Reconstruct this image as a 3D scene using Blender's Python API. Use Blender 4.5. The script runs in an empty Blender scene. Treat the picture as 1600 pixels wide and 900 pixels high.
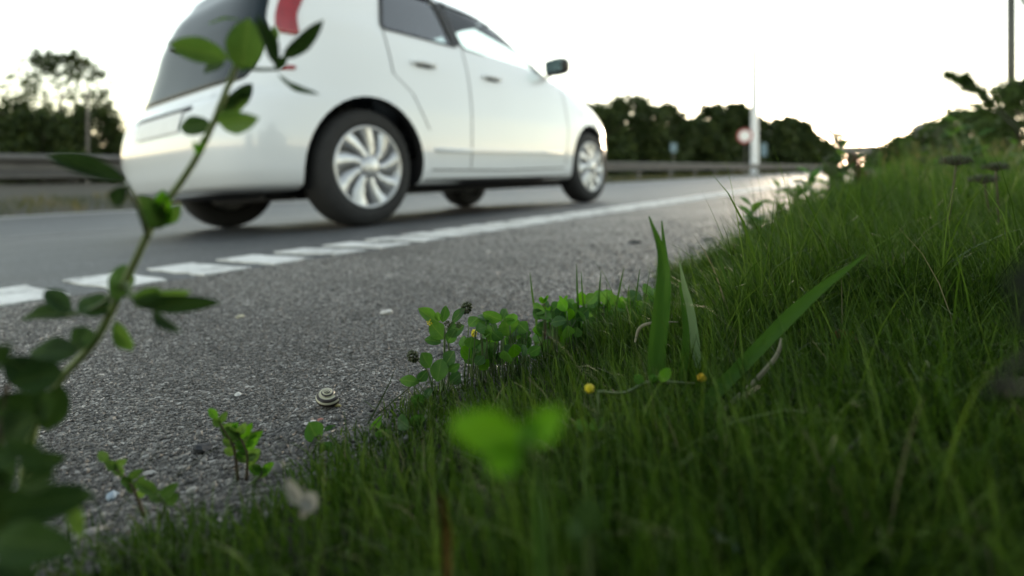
import bpy, bmesh, math, random
import numpy as np
from mathutils import Vector, Matrix
from mathutils.bvhtree import BVHTree

random.seed(7)
RNG = np.random.default_rng(7)
R = math.radians
scene = bpy.context.scene
COL = scene.collection

# ------------------------------------------------------------------ camera
CAM_H = 0.31
FPX, CX, HY = 850.0, 800.0, 260.0          # focal length, centre and horizon in photo pixels (1600 wide)
cam = bpy.data.cameras.new('camera')
cam.sensor_width = 36.0
cam.lens = FPX / 1600 * 36
cam.shift_y = -(450 - HY) / 1600
cam.clip_start = 0.01
cam.clip_end = 6000
cam.dof.use_dof = True
cam.dof.focus_distance = 0.42
cam.dof.aperture_fstop = 3.6
cam_o = bpy.data.objects.new('camera', cam)
cam_o.location = (0, 0, CAM_H)
cam_o.rotation_euler = (R(90), 0, 0)
COL.objects.link(cam_o)
scene.camera = cam_o

# ------------------------------------------------------------------ sky and sun
SUN_EL, SUN_AZ = 3.6, 27.0                  # azimuth to the right of the view direction
world = bpy.data.worlds.new('World')
scene.world = world
world.use_nodes = True
wn, wl = world.node_tree.nodes, world.node_tree.links
bg = wn['Background']
sky = wn.new('ShaderNodeTexSky')
sky.sky_type = 'NISHITA'
sky.sun_disc = False
sky.sun_elevation = R(SUN_EL)
sky.sun_rotation = R(SUN_AZ)
sky.air_density = 1.0
sky.dust_density = 0.15
sky.ozone_density = 1.0
hs = wn.new('ShaderNodeHueSaturation')
hs.inputs['Saturation'].default_value = 0.55
wl.new(sky.outputs[0], hs.inputs['Color'])
tint = wn.new('ShaderNodeMix'); tint.data_type = 'RGBA'; tint.blend_type = 'MULTIPLY'
tint.inputs['Factor'].default_value = 1.0
tint.inputs['B'].default_value = (1.02, 1.0, 0.95, 1)      # the camera's warm white balance
wl.new(hs.outputs[0], tint.inputs['A'])
wl.new(tint.outputs['Result'], bg.inputs[0])
bg.inputs[1].default_value = 0.15
sun = bpy.data.lights.new('sun', 'SUN')
sun.energy = 0.6
sun.angle = R(10)
sun.color = (1.0, 0.80, 0.56)
sun_o = bpy.data.objects.new('sun', sun)
sd = Vector((math.sin(R(SUN_AZ)) * math.cos(R(SUN_EL)), math.cos(R(SUN_AZ)) * math.cos(R(SUN_EL)), math.sin(R(SUN_EL))))
sun_o.rotation_euler = (-sd).to_track_quat('-Z', 'Y').to_euler()
sun_o.location = (20, 30, 20)
COL.objects.link(sun_o)

scene.render.engine = 'CYCLES'
scene.view_settings.view_transform = 'Standard'
scene.view_settings.look = 'None'
scene.view_settings.gamma = 1.0
scene.view_settings.exposure = 2.62
scene.cycles.max_bounces = 8
scene.cycles.transparent_max_bounces = 12

# ------------------------------------------------------------------ place frame: s along the road, n across it
DX, DY = 630 / 1058.0, 850 / 1058.0
NX, NY = -DY, DX
PROFILE = [(-3000, 1.2), (-60, 1.2), (-12, 0.55), (-6, 0.38), (-3, 0.26), (-1.2, 0.19), (-0.5, 0.170), (0.0, 0.158),
           (0.27, 0.1386), (5.4, -0.2205), (9.5, -0.3435), (9.9, -0.36), (14, -0.42), (30, -0.5), (3000, -0.5)]
PN = np.array([p[0] for p in PROFILE], float)
PZ = np.array([p[1] for p in PROFILE], float)

def gz(n):
    return float(np.interp(n, PN, PZ))

def P(s, n, dz=0.0, z=None):
    return Vector((s * DX + n * NX, s * DY + n * NY, (gz(n) + dz) if z is None else z))

def sn(x, y):
    return x * DX + y * DY, x * NX + y * NY

def pix(u, v, Z):
    return Vector(((u - CX) / FPX * Z, Z, CAM_H - (v - HY) / FPX * Z))

def upx(u, Z):
    """ground point straight below image column u at depth Z"""
    x = (u - CX) / FPX * Z
    n = sn(x, Z)[1]
    return Vector((x, Z, gz(n)))

def ray_ground(u, v):
    lo, hi = 0.05, 400.0
    f = lambda Z: pix(u, v, Z).z - gz(sn((u - CX) / FPX * Z, Z)[1])
    Z = lo
    while Z < hi and f(Z) > 0:
        Z *= 1.02
    a, b = Z / 1.02, Z
    for _ in range(30):
        m = (a + b) / 2
        if f(m) > 0: a = m
        else: b = m
    return pix(u, v, a)

# ------------------------------------------------------------------ helpers
def tag(o, label=None, cat=None, group=None, kind=None):
    if label: o['label'] = label
    if cat: o['category'] = cat
    if group: o['group'] = group
    if kind: o['kind'] = kind
    return o

def empty(name, loc, label=None, cat=None, group=None):
    o = bpy.data.objects.new(name, None)
    o.empty_display_size = 0.02
    o.location = loc
    COL.objects.link(o)
    return tag(o, label, cat, group)

def link(name, me, parent=None, M=None):
    o = bpy.data.objects.new(name, me)
    COL.objects.link(o)
    if parent is not None:
        o.parent = parent
        pm = PW.get(parent.name, Matrix.Identity(4)) if False else world_of(parent)
        o.matrix_basis = pm.inverted() @ (M if M is not None else Matrix.Identity(4))
    elif M is not None:
        o.matrix_basis = M
    return o

def world_of(o):
    m = o.matrix_basis.copy()
    p = o.parent
    while p is not None:
        m = p.matrix_basis @ m
        p = p.parent
    return m

def mk_mesh(name, V, F, mat=None, smooth=False, attr=None):
    me = bpy.data.meshes.new(name)
    me.from_pydata([tuple(v) for v in V], [], F)
    if mat:
        for m in (mat if isinstance(mat, (list, tuple)) else [mat]):
            me.materials.append(m)
    if smooth:
        me.polygons.foreach_set('use_smooth', [True] * len(me.polygons))
    me.update()
    return me

def np_mesh(name, V, quads=None, tris=None, mat=None, rnd=None, smooth=False):
    V = np.asarray(V, np.float32)
    me = bpy.data.meshes.new(name)
    me.vertices.add(len(V))
    me.vertices.foreach_set('co', V.ravel())
    idx, starts, tot = [], [], 0
    if quads is not None and len(quads):
        q = np.asarray(quads, np.int32)
        idx.append(q.ravel()); starts.append(np.arange(len(q)) * 4); tot += len(q) * 4
    if tris is not None and len(tris):
        t = np.asarray(tris, np.int32)
        idx.append(t.ravel()); starts.append(tot + np.arange(len(t)) * 3)
    idx = np.concatenate(idx).astype(np.int32); starts = np.concatenate(starts).astype(np.int32)
    me.loops.add(len(idx)); me.loops.foreach_set('vertex_index', idx)
    me.polygons.add(len(starts)); me.polygons.foreach_set('loop_start', starts)
    if smooth:
        me.polygons.foreach_set('use_smooth', np.ones(len(starts), bool))
    me.update(calc_edges=True)
    if rnd is not None:
        a = me.attributes.new('rnd', 'FLOAT', 'POINT')
        a.data.foreach_set('value', np.asarray(rnd, np.float32))
    if mat: me.materials.append(mat)
    me.validate()
    return me

def tube(pts, radii, sides=8, cap=True):
    pts = [Vector(p) for p in pts]
    if not isinstance(radii, (list, tuple)): radii = [radii] * len(pts)
    V, F = [], []
    prev = None
    for i, p in enumerate(pts):
        t = (pts[min(i + 1, len(pts) - 1)] - pts[max(i - 1, 0)])
        t.normalize()
        ref = prev if prev is not None else (Vector((1, 0, 0)) if abs(t.x) < 0.8 else Vector((0, 1, 0)))
        a = (ref - t * ref.dot(t)).normalized()
        b = t.cross(a)
        prev = a
        for k in range(sides):
            an = 2 * math.pi * k / sides
            V.append(p + (a * math.cos(an) + b * math.sin(an)) * radii[i])
    for i in range(len(pts) - 1):
        for k in range(sides):
            k2 = (k + 1) % sides
            F.append((i * sides + k, i * sides + k2, (i + 1) * sides + k2, (i + 1) * sides + k))
    if cap:
        F.append(tuple(range(sides - 1, -1, -1)))
        F.append(tuple((len(pts) - 1) * sides + k for k in range(sides)))
    return V, F

def join(*vf):
    V, F = [], []
    for v, f in vf:
        o = len(V)
        V += list(v)
        F += [tuple(i + o for i in ff) for ff in f]
    return V, F

def box(x0, x1, y0, y1, z0, z1):
    V = [Vector(p) for p in ((x0, y0, z0), (x1, y0, z0), (x1, y1, z0), (x0, y1, z0), (x0, y0, z1), (x1, y0, z1), (x1, y1, z1), (x0, y1, z1))]
    F = [(3, 2, 1, 0), (4, 5, 6, 7), (0, 1, 5, 4), (1, 2, 6, 5), (2, 3, 7, 6), (3, 0, 4, 7)]
    return V, F

def bez(p0, p1, p2, n=8):
    p0, p1, p2 = Vector(p0), Vector(p1), Vector(p2)
    return [p0 * (1 - t) ** 2 + p1 * 2 * t * (1 - t) + p2 * t * t for t in [i / n for i in range(n + 1)]]

def spline(pts, n=6):
    """Catmull-Rom through the points"""
    pts = [Vector(p) for p in pts]
    q = [pts[0] * 2 - pts[1]] + pts + [pts[-1] * 2 - pts[-2]]
    out = []
    for i in range(1, len(q) - 2):
        for k in range(n):
            t = k / n
            a, b, c, d = q[i - 1], q[i], q[i + 1], q[i + 2]
            out.append(0.5 * ((2 * b) + (c - a) * t + (2 * a - 5 * b + 4 * c - d) * t * t + (3 * b - a - 3 * c + d) * t ** 3))
    out.append(pts[-1])
    return out

# ------------------------------------------------------------------ materials
def new_mat(name):
    m = bpy.data.materials.new(name)
    m.use_nodes = True
    nt = m.node_tree
    return m, nt, nt.nodes, nt.links, nt.nodes['Principled BSDF']

def ramp(nodes, stops):
    r = nodes.new('ShaderNodeValToRGB')
    e = r.color_ramp.elements
    while len(e) < len(stops): e.new(0.5)
    for el, (p, c) in zip(e, stops):
        el.position = p
        el.color = (c[0], c[1], c[2], 1)
    return r

def plain(name, col, rough=0.6, metal=0.0, spec=0.5, noise=0.0, scale=20.0, coat=0.0, bump=0.0):
    m, nt, n, l, b = new_mat(name)
    b.inputs['Base Color'].default_value = (*col, 1)
    b.inputs['Roughness'].default_value = rough
    b.inputs['Metallic'].default_value = metal
    b.inputs['Specular IOR Level'].default_value = spec
    b.inputs['Coat Weight'].default_value = coat
    b.inputs['Coat Roughness'].default_value = 0.05
    if noise or bump:
        tc = n.new('ShaderNodeTexCoord')
        nz = n.new('ShaderNodeTexNoise')
        nz.inputs['Scale'].default_value = scale
        nz.inputs['Detail'].default_value = 6
        l.new(tc.outputs['Object'], nz.inputs['Vector'])
        if noise:
            r = ramp(n, [(0.25, [c * (1 - noise) for c in col]), (0.75, [min(1, c * (1 + noise)) for c in col])])
            l.new(nz.outputs['Fac'], r.inputs[0])
            l.new(r.outputs[0], b.inputs['Base Color'])
        if bump:
            bp = n.new('ShaderNodeBump')
            bp.inputs['Strength'].default_value = bump
            bp.inputs['Distance'].default_value = 0.01
            l.new(nz.outputs['Fac'], bp.inputs['Height'])
            l.new(bp.outputs[0], b.inputs['Normal'])
    return m

def leaf_mat(name, stops, transl=0.35, rough=0.5, spec=0.12, attr=True, tcol=None, veins=0.0):
    """thin leaf: reflects and lets some light through; colour differs from leaf to leaf"""
    m, nt, n, l, b = new_mat(name)
    if attr:
        a = n.new('ShaderNodeAttribute'); a.attribute_name = 'rnd'
        fac = a.outputs['Fac']
    else:
        a = n.new('ShaderNodeObjectInfo')
        fac = a.outputs['Random']
    r = ramp(n, stops)
    l.new(fac, r.inputs[0])
    col = r.outputs[0]
    if veins:
        tc = n.new('ShaderNodeTexCoord')
        sx = n.new('ShaderNodeSeparateXYZ')
        l.new(tc.outputs['Object'], sx.inputs[0])
        ab = n.new('ShaderNodeMath'); ab.operation = 'ABSOLUTE'
        l.new(sx.outputs['X'], ab.inputs[0])
        ad = n.new('ShaderNodeMath'); ad.operation = 'MULTIPLY_ADD'
        ad.inputs[1].default_value = -0.9
        l.new(ab.outputs[0], ad.inputs[0]); l.new(sx.outputs['Y'], ad.inputs[2])
        sn_ = n.new('ShaderNodeMath'); sn_.operation = 'SINE'
        mu = n.new('ShaderNodeMath'); mu.operation = 'MULTIPLY'; mu.inputs[1].default_value = 70
        l.new(ad.outputs[0], mu.inputs[0]); l.new(mu.outputs[0], sn_.inputs[0])
        gt = n.new('ShaderNodeMapRange'); gt.inputs['From Min'].default_value = 0.6; gt.inputs['From Max'].default_value = 1.0
        l.new(sn_.outputs[0], gt.inputs['Value'])
        mid = n.new('ShaderNodeMapRange'); mid.inputs['From Min'].default_value = 0.045; mid.inputs['From Max'].default_value = 0.012
        l.new(ab.outputs[0], mid.inputs['Value'])
        mx = n.new('ShaderNodeMath'); mx.operation = 'MAXIMUM'
        l.new(gt.outputs[0], mx.inputs[0]); l.new(mid.outputs[0], mx.inputs[1])
        ml = n.new('ShaderNodeMath'); ml.operation = 'MULTIPLY'; ml.inputs[1].default_value = veins
        l.new(mx.outputs[0], ml.inputs[0])
        mixc = n.new('ShaderNodeMix'); mixc.data_type = 'RGBA'
        l.new(ml.outputs[0], mixc.inputs['Factor'])
        l.new(col, mixc.inputs['A'])
        mixc.inputs['B'].default_value = (0.20, 0.30, 0.08, 1)
        col = mixc.outputs['Result']
        nz = n.new('ShaderNodeTexNoise'); nz.inputs['Scale'].default_value = 4
        l.new(tc.outputs['Object'], nz.inputs['Vector'])
        hsv = n.new('ShaderNodeHueSaturation')
        mr = n.new('ShaderNodeMapRange'); mr.inputs['To Min'].default_value = 0.75; mr.inputs['To Max'].default_value = 1.25
        l.new(nz.outputs['Fac'], mr.inputs['Value']); l.new(mr.outputs[0], hsv.inputs['Value'])
        l.new(col, hsv.inputs['Color'])
        col = hsv.outputs[0]
    l.new(col, b.inputs['Base Color'])
    b.inputs['Roughness'].default_value = rough
    b.inputs['Specular IOR Level'].default_value = spec
    t = n.new('ShaderNodeBsdfTranslucent')
    hv = n.new('ShaderNodeHueSaturation')
    hv.inputs['Hue'].default_value = 0.495
    hv.inputs['Saturation'].default_value = 1.1
    hv.inputs['Value'].default_value = 1.5
    l.new(col, hv.inputs['Color'])
    l.new(hv.outputs[0], t.inputs['Color'])
    mix = n.new('ShaderNodeMixShader')
    mix.inputs[0].default_value = transl
    out = n['Material Output']
    l.new(b.outputs[0], mix.inputs[1]); l.new(t.outputs[0], mix.inputs[2])
    l.new(mix.outputs[0], out.inputs['Surface'])
    return m

def asphalt(name, dark, light, grain, bump=0.6, rough=0.75, patch=0.35):
    m, nt, n, l, b = new_mat(name)
    tc = n.new('ShaderNodeTexCoord')
    v = n.new('ShaderNodeTexVoronoi'); v.inputs['Scale'].default_value = grain
    l.new(tc.outputs['Object'], v.inputs['Vector'])
    sp = n.new('ShaderNodeSeparateColor')
    l.new(v.outputs['Color'], sp.inputs[0])
    r = ramp(n, [(0.0, dark), (0.55, [(a * 0.65 + c * 0.35) for a, c in zip(dark, light)]), (0.9, light), (1.0, [min(1, c * 1.9) for c in light])])
    l.new(sp.outputs[0], r.inputs[0])
    nz = n.new('ShaderNodeTexNoise'); nz.inputs['Scale'].default_value = 3.0; nz.inputs['Detail'].default_value = 8
    l.new(tc.outputs['Object'], nz.inputs['Vector'])
    mr = n.new('ShaderNodeMapRange')
    mr.inputs['From Min'].default_value = 0.3; mr.inputs['From Max'].default_value = 0.7
    mr.inputs['To Min'].default_value = 1 - patch; mr.inputs['To Max'].default_value = 1 + patch
    l.new(nz.outputs['Fac'], mr.inputs['Value'])
    hv = n.new('ShaderNodeHueSaturation')
    l.new(r.outputs[0], hv.inputs['Color']); l.new(mr.outputs[0], hv.inputs['Value'])
    l.new(hv.outputs[0], b.inputs['Base Color'])
    b.inputs['Roughness'].default_value = rough
    nz2 = n.new('ShaderNodeTexNoise'); nz2.inputs['Scale'].default_value = grain * 0.8; nz2.inputs['Detail'].default_value = 5
    l.new(tc.outputs['Object'], nz2.inputs['Vector'])
    ad = n.new('ShaderNodeMath'); ad.operation = 'SUBTRACT'
    l.new(nz2.outputs['Fac'], ad.inputs[0]); l.new(v.outputs['Distance'], ad.inputs[1])
    bp = n.new('ShaderNodeBump'); bp.inputs['Strength'].default_value = bump; bp.inputs['Distance'].default_value = 0.003
    l.new(ad.outputs[0], bp.inputs['Height']); l.new(bp.outputs[0], b.inputs['Normal'])
    return m

M_SHOULDER = asphalt('shoulder_asphalt', (0.060, 0.057, 0.052), (0.285, 0.272, 0.248), 300, bump=0.9, rough=0.58)
M_ROAD = asphalt('road_asphalt', (0.045, 0.048, 0.052), (0.10, 0.105, 0.11), 170, bump=0.35, rough=0.55, patch=0.2)
M_PAINT = plain('road_paint', (0.78, 0.79, 0.78), 0.55, noise=0.10, scale=60, bump=0.4)
def worn_paint(name):
    m, nt, n, l, b = new_mat(name)
    tc = n.new('ShaderNodeTexCoord')
    a = n.new('ShaderNodeTexNoise'); a.inputs['Scale'].default_value = 70; a.inputs['Detail'].default_value = 8; a.inputs['Roughness'].default_value = 0.7
    c = n.new('ShaderNodeTexNoise'); c.inputs['Scale'].default_value = 9; c.inputs['Detail'].default_value = 4
    geo = n.new('ShaderNodeNewGeometry')
    l.new(geo.outputs['Position'], a.inputs['Vector']); l.new(geo.outputs['Position'], c.inputs['Vector'])
    ml = n.new('ShaderNodeMath'); ml.operation = 'MULTIPLY'
    l.new(a.outputs['Fac'], ml.inputs[0]); l.new(c.outputs['Fac'], ml.inputs[1])
    r = ramp(n, [(0.14, (0.16, 0.16, 0.155)), (0.19, (0.60, 0.60, 0.58)), (0.30, (0.80, 0.80, 0.78))])
    l.new(ml.outputs[0], r.inputs[0]); l.new(r.outputs[0], b.inputs['Base Color'])
    b.inputs['Roughness'].default_value = 0.6
    bp = n.new('ShaderNodeBump'); bp.inputs['Strength'].default_value = 0.5; bp.inputs['Distance'].default_value = 0.003
    l.new(a.outputs['Fac'], bp.inputs['Height']); l.new(bp.outputs[0], b.inputs['Normal'])
    return m
M_PAINT = worn_paint('worn_edge_paint')
M_SOIL = plain('verge_soil', (0.020, 0.018, 0.010), 0.95, noise=0.5, scale=6, bump=0.5)
M_STEEL = plain('galvanised_steel', (0.10, 0.095, 0.09), 0.6, metal=0.2, noise=0.25, scale=3)
M_DKSTEEL = plain('dark_post_paint', (0.06, 0.06, 0.05), 0.5, noise=0.2, scale=3)
M_MAST = plain('white_mast_paint', (0.78, 0.80, 0.82), 0.45, noise=0.05, scale=2)
M_CONC = plain('concrete', (0.16, 0.155, 0.15), 0.85, noise=0.25, scale=0.6)
M_SIGNRED = plain('sign_red', (0.34, 0.07, 0.07), 0.4, noise=0.1)
M_SIGNWHITE = plain('sign_white', (0.8, 0.8, 0.8), 0.4, noise=0.05)
M_SIGNBLUE = plain('sign_blue', (0.13, 0.21, 0.26), 0.4, noise=0.1)
M_SIGNGREY = plain('sign_back_grey', (0.33, 0.34, 0.35), 0.5, noise=0.1)
M_BEIGE = plain('sign_back_beige', (0.62, 0.60, 0.50), 0.5, noise=0.1)
M_BARK = plain('bark', (0.05, 0.04, 0.03), 0.9, noise=0.4, scale=8, bump=0.6)

M_GRASS = leaf_mat('grass', [(0.0, (0.013, 0.030, 0.004)), (0.40, (0.050, 0.105, 0.016)), (0.85, (0.130, 0.205, 0.040)),
                             (0.95, (0.08, 0.115, 0.03)), (0.98, (0.14, 0.13, 0.06)), (1.0, (0.22, 0.20, 0.12))], 0.30)
M_DRYGRASS = leaf_mat('dry_grass', [(0.0, (0.025, 0.045, 0.012)), (0.5, (0.08, 0.085, 0.03)), (1.0, (0.20, 0.165, 0.075))], 0.3)
M_TREE = leaf_mat('tree_leaves', [(0.0, (0.018, 0.030, 0.010)), (0.6, (0.035, 0.055, 0.016)), (1.0, (0.065, 0.085, 0.025))], 0.22)
M_SHRUB = leaf_mat('shrub_leaves', [(0.0, (0.025, 0.045, 0.012)), (1.0, (0.07, 0.11, 0.03))], 0.25)

# ------------------------------------------------------------------ setting: ground, road, shoulder, lines
def s_steps():
    a = [-400, -100, -40, -15, -6, -2]
    a += list(np.arange(-1, 3.0, 0.05))
    a += list(np.arange(3, 10, 0.5)) + list(np.arange(10, 60, 4)) + [60, 90, 130, 180, 260, 400]
    return a

def strip(name, ns, dz, mat, smin=-400, smax=420, jag=None):
    S = [s for s in s_steps() if smin <= s <= smax]
    V, F = [], []
    for i, s in enumerate(S):
        for j, n in enumerate(ns):
            nn = n
            if jag and j == 0 and -1 < s < 10:
                nn = n + jag(s)
            V.append(P(s, nn, dz))
    k = len(ns)
    for i in range(len(S) - 1):
        for j in range(k - 1):
            F.append((i * k + j, (i + 1) * k + j, (i + 1) * k + j + 1, i * k + j + 1))
    o = link(name, mk_mesh(name, V, F, mat))
    # faces must look up
    if o.data.polygons[0].normal.z < 0:
        o.data.flip_normals()
    return o

def edge_jag(s):
    return 0.018 * math.sin(s * 9.1) + 0.012 * math.sin(s * 23.7 + 1) + 0.008 * math.sin(s * 61 + 2)

gn = [-3000, -400, -60, -30, -12, -9, -6, -4.5, -3, -2, -1.2, -0.5, 0.0, 0.24, 0.4]
gV, gF = [], []
GS = [-3000, -400] + [s for s in s_steps() if -400 < s < 400] + [400, 1200, 4000]
gn2 = gn + [5.4, 9.4, 9.6, 9.9, 14, 20, 30, 60, 400, 3000]
for s in GS:
    for n in gn2:
        dz = -0.03 if 0.3 < n < 9.45 else 0.0
        gV.append(P(s, n, dz))
k = len(gn2)
for i in range(len(GS) - 1):
    for j in range(k - 1):
        gF.append((i * k + j, i * k + j + 1, (i + 1) * k + j + 1, (i + 1) * k + j))
ground = link('ground', mk_mesh('ground', gV, gF, M_SOIL))
if ground.data.polygons[0].normal.z < 0: ground.data.flip_normals()
tag(ground, 'dark earth of the verges under the grass', kind='structure')

shoulder = strip('shoulder', [0.27, 0.32, 0.5, 0.75, 1.0, 1.25], 0.0, M_SHOULDER, jag=edge_jag)
tag(shoulder, 'coarse grey asphalt hard shoulder beside the grass', kind='structure')
road = strip('road', [1.25, 1.6, 2.5, 3.5, 4.5, 5.4, 6.5, 8, 9.5], 0.0, M_ROAD)
tag(road, 'blue grey asphalt carriageway under the white car', kind='structure')

def bar_mesh(n0, n1, length, wob):
    # one bar of the edge line: slightly uneven outline, 4 mm thick
    nn = 7
    top, V, F = [], [], []
    outline = []
    for i in range(nn + 1): outline.append((wob(), n0 + (n1 - n0) * i / nn))
    for i in range(1, 5): outline.append((length * i / 5, n1 + wob()))
    for i in range(nn + 1): outline.append((length + wob(), n1 - (n1 - n0) * i / nn))
    for i in range(1, 5): outline.append((length - length * i / 5, n0 + wob()))
    c = len(outline)
    for (s, n) in outline: V.append((s, n, -0.07 * (n - n0) + 0.0045))
    for (s, n) in outline: V.append((s, n, -0.07 * (n - n0) + 0.0005))
    F.append(tuple(range(c)))
    for i in range(c): F.append((i, (i + 1) % c, c + (i + 1) % c, c + i))
    return V, F

wb = lambda: random.uniform(-0.006, 0.006)
RM = Matrix(((DX, NX, 0, 0), (DY, NY, 0, 0), (0, 0, 1, 0), (0, 0, 0, 1)))     # road frame: x along, y across
bars = []
for q in range(5):
    V, F = bar_mesh(0.0, 0.30, 0.102, wb)
    me = mk_mesh('edge_line_bar', V, F, M_PAINT)
    bars.append(me)
PERIOD = 0.168
for i in range(90):
    s = -0.12 + i * PERIOD
    o = link('edge_line_bar', bars[(i * 3) % 5], road, Matrix.Translation(P(s, 1.25)) @ RM)
V, F = [], []
for i in range(90, 520):
    s = -0.12 + i * PERIOD
    v, f = box(0, 0.102, 0, 0.30, 0.0005, 0.0045)
    a = P(s, 1.25)
    v = [a + (RM.to_3x3() @ (p + Vector((0, 0, -0.07 * p.y)))) for p in v]
    V, F = join((V, F), (v, f))
o = link('edge_line', mk_mesh('edge_line', V, F, M_PAINT), road); tag(o, kind='stuff')
V = [P(s, n, 0.004) for s in (80, 400) for n in (1.25, 1.55)]
o = link('far_edge_line', mk_mesh('far_edge_line', V, [(0, 2, 3, 1)], M_PAINT), road)
M_LANE = plain('worn_lane_paint', (0.36, 0.36, 0.34), 0.6, noise=0.35, scale=25, bump=0.3)
def flat_strip(name, n0, n1, s0, s1, mat, dz=0.004):
    V, F = [], []
    S = np.linspace(s0, s1, 30)
    for i, s in enumerate(S):
        for n in (n0, n1): V.append(P(s, n, dz))
    for i in range(len(S) - 1): F.append((2 * i, 2 * i + 2, 2 * i + 3, 2 * i + 1))
    return link(name, mk_mesh(name, V, F, mat), road)
flat_strip('lane_line', 5.28, 5.40, -20, 300, M_LANE)
flat_strip('far_edge_marking', 9.05, 9.25, -20, 300, M_PAINT)

# ------------------------------------------------------------------ chips of the shoulder surface (nobody could count them)
def patchy(x, y, f, seed):
    return 0.5 + 0.25 * (np.sin(x * f + seed) * np.cos(y * f * 1.3 + seed * 2) + np.sin((x + y) * f * 2.3 + seed * 3))

def chips():
    Vs, Ts, Rn = [], [], []
    base = 0
    octa = np.array([(1, 0, 0), (0, 1, 0), (-1, 0, 0), (0, -1, 0), (0, 0, 1), (0, 0, -1)], float)
    tri = np.array([(0, 1, 4), (1, 2, 4), (2, 3, 4), (3, 0, 4), (1, 0, 5), (2, 1, 5), (3, 2, 5), (0, 3, 5)])
    for count in (125000,):
        Z = 0.23 * np.exp(RNG.uniform(0, 1, count * 3) * math.log(2.4 / 0.23))
        X = np.where(RNG.uniform(0, 1, len(Z)) < 0.8, RNG.uniform(-1.1, 0.75, len(Z)), -1.1 - np.abs(RNG.normal(0, 0.55, len(Z)))) * Z
        s = X * DX + Z * DY; n = X * NX + Z * NY
        ok = (n > 0.25) & (n < 1.255) & (RNG.uniform(0, 1, len(Z)) > np.clip((Z - 0.7) / 1.7, 0, 1))
        s, n, Zk = s[ok][:count], n[ok][:count], Z[ok][:count]
        c = len(s)
        r = (0.0005 + 0.0010 * Zk) * RNG.uniform(0.55, 1.5, c) * np.exp(RNG.normal(0, 0.25, c))
        ang = RNG.uniform(0, 2 * np.pi, c)
        r = np.where((n < 0.36 + 0.05 * np.sin(s * 17)) & (RNG.uniform(0, 1, c) > 0.80), r * 2.1, r)
        r = np.where(RNG.uniform(0, 1, c) > 0.996, r * 2.4, r)
        sx = r * RNG.uniform(0.8, 1.4, c); sy = r * RNG.uniform(0.6, 1.1, c); sz = r * RNG.uniform(0.35, 0.8, c)
        L = octa[None] * (1 + RNG.uniform(-0.35, 0.35, (c, 6, 1)))
        L = L * np.stack([sx, sy, sz], 1)[:, None, :]
        tilt = RNG.normal(0, 0.3, (c, 1))
        Lz = L[:, :, 2] + L[:, :, 0] * tilt
        Lx = L[:, :, 0] * np.cos(ang)[:, None] - L[:, :, 1] * np.sin(ang)[:, None]
        Ly = L[:, :, 0] * np.sin(ang)[:, None] + L[:, :, 1] * np.cos(ang)[:, None]
        gzv = np.interp(n, PN, PZ)
        px = s * DX + n * NX; py = s * DY + n * NY
        V = np.stack([px[:, None] + Lx, py[:, None] + Ly, gzv[:, None] + Lz + 0.0002], 2).reshape(-1, 3)
        T = (tri[None] + (np.arange(c) * 6)[:, None, None]).reshape(-1, 3) + base
        base += len(V)
        Vs.append(V); Ts.append(T); Rn.append(np.repeat(RNG.uniform(0, 1, c) * np.clip(0.72 + 0.5 * patchy(px, py, 7, 4.0) * patchy(px, py, 2.3, 1.0) * 2, 0.6, 1.05), 6))
    return np.concatenate(Vs), np.concatenate(Ts), np.concatenate(Rn)
m, nt, n_, l_, b_ = new_mat('stone_chips')
a_ = n_.new('ShaderNodeAttribute'); a_.attribute_name = 'rnd'
r_ = ramp(n_, [(0.0, (0.045, 0.043, 0.039)), (0.5, (0.125, 0.119, 0.109)), (0.82, (0.25, 0.238, 0.217)), (0.96, (0.40, 0.38, 0.35)), (1.0, (0.60, 0.57, 0.53))])
l_.new(a_.outputs['Fac'], r_.inputs[0]); l_.new(r_.outputs[0], b_.inputs['Base Color'])
b_.inputs['Roughness'].default_value = 0.55
V, T, rn = chips()
o = link('stone_chips', np_mesh('stone_chips', V, tris=T, mat=m, rnd=rn), shoulder)
tag(o, kind='stuff')

# ------------------------------------------------------------------ grass
def blades(base, h, w, az, lean, curl, segs=3, rnd=None):
    """ribbons: base (n,3), leaning towards az, curling over at the tip"""
    n = len(base)
    V = np.zeros((n, (segs + 1) * 2, 3))
    side = np.stack([-np.sin(az), np.cos(az), np.zeros(n)], 1)
    tw = RNG.uniform(-1.2, 1.2, n)
    sd2 = np.stack([np.cos(az + np.pi / 2 + tw), np.sin(az + np.pi / 2 + tw), np.zeros(n)], 1)
    fw = np.stack([np.cos(az), np.sin(az), np.zeros(n)], 1)
    p = base.copy()
    for i in range(segs + 1):
        t = i / segs
        wd = w * (1 - t ** 1.6) * (0.75 + 0.25 * min(1, t * 4)) + 0.00012
        V[:, 2 * i] = p - sd2 * wd[:, None] / 2
        V[:, 2 * i + 1] = p + sd2 * wd[:, None] / 2
        a = np.clip(lean + curl * t * t, 0, 2.4)
        p = p + (fw * np.sin(a)[:, None] + np.array([0, 0, 1.0])[None] * np.cos(a)[:, None]) * (h / segs)[:, None]
    q = []
    for i in range(segs):
        q.append([2 * i, 2 * i + 1, 2 * i + 3, 2 * i + 2])
    Q = (np.array(q)[None] + (np.arange(n) * (segs + 1) * 2)[:, None, None]).reshape(-1, 4)
    if rnd is None: rnd = RNG.uniform(0, 1, n)
    return V.reshape(-1, 3), Q, np.repeat(rnd, (segs + 1) * 2)

def merge(parts):
    V, Q, Rn, b = [], [], [], 0
    for v, q, r in parts:
        V.append(v); Q.append(q + b); Rn.append(r); b += len(v)
    return np.concatenate(V), np.concatenate(Q), np.concatenate(Rn)

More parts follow.
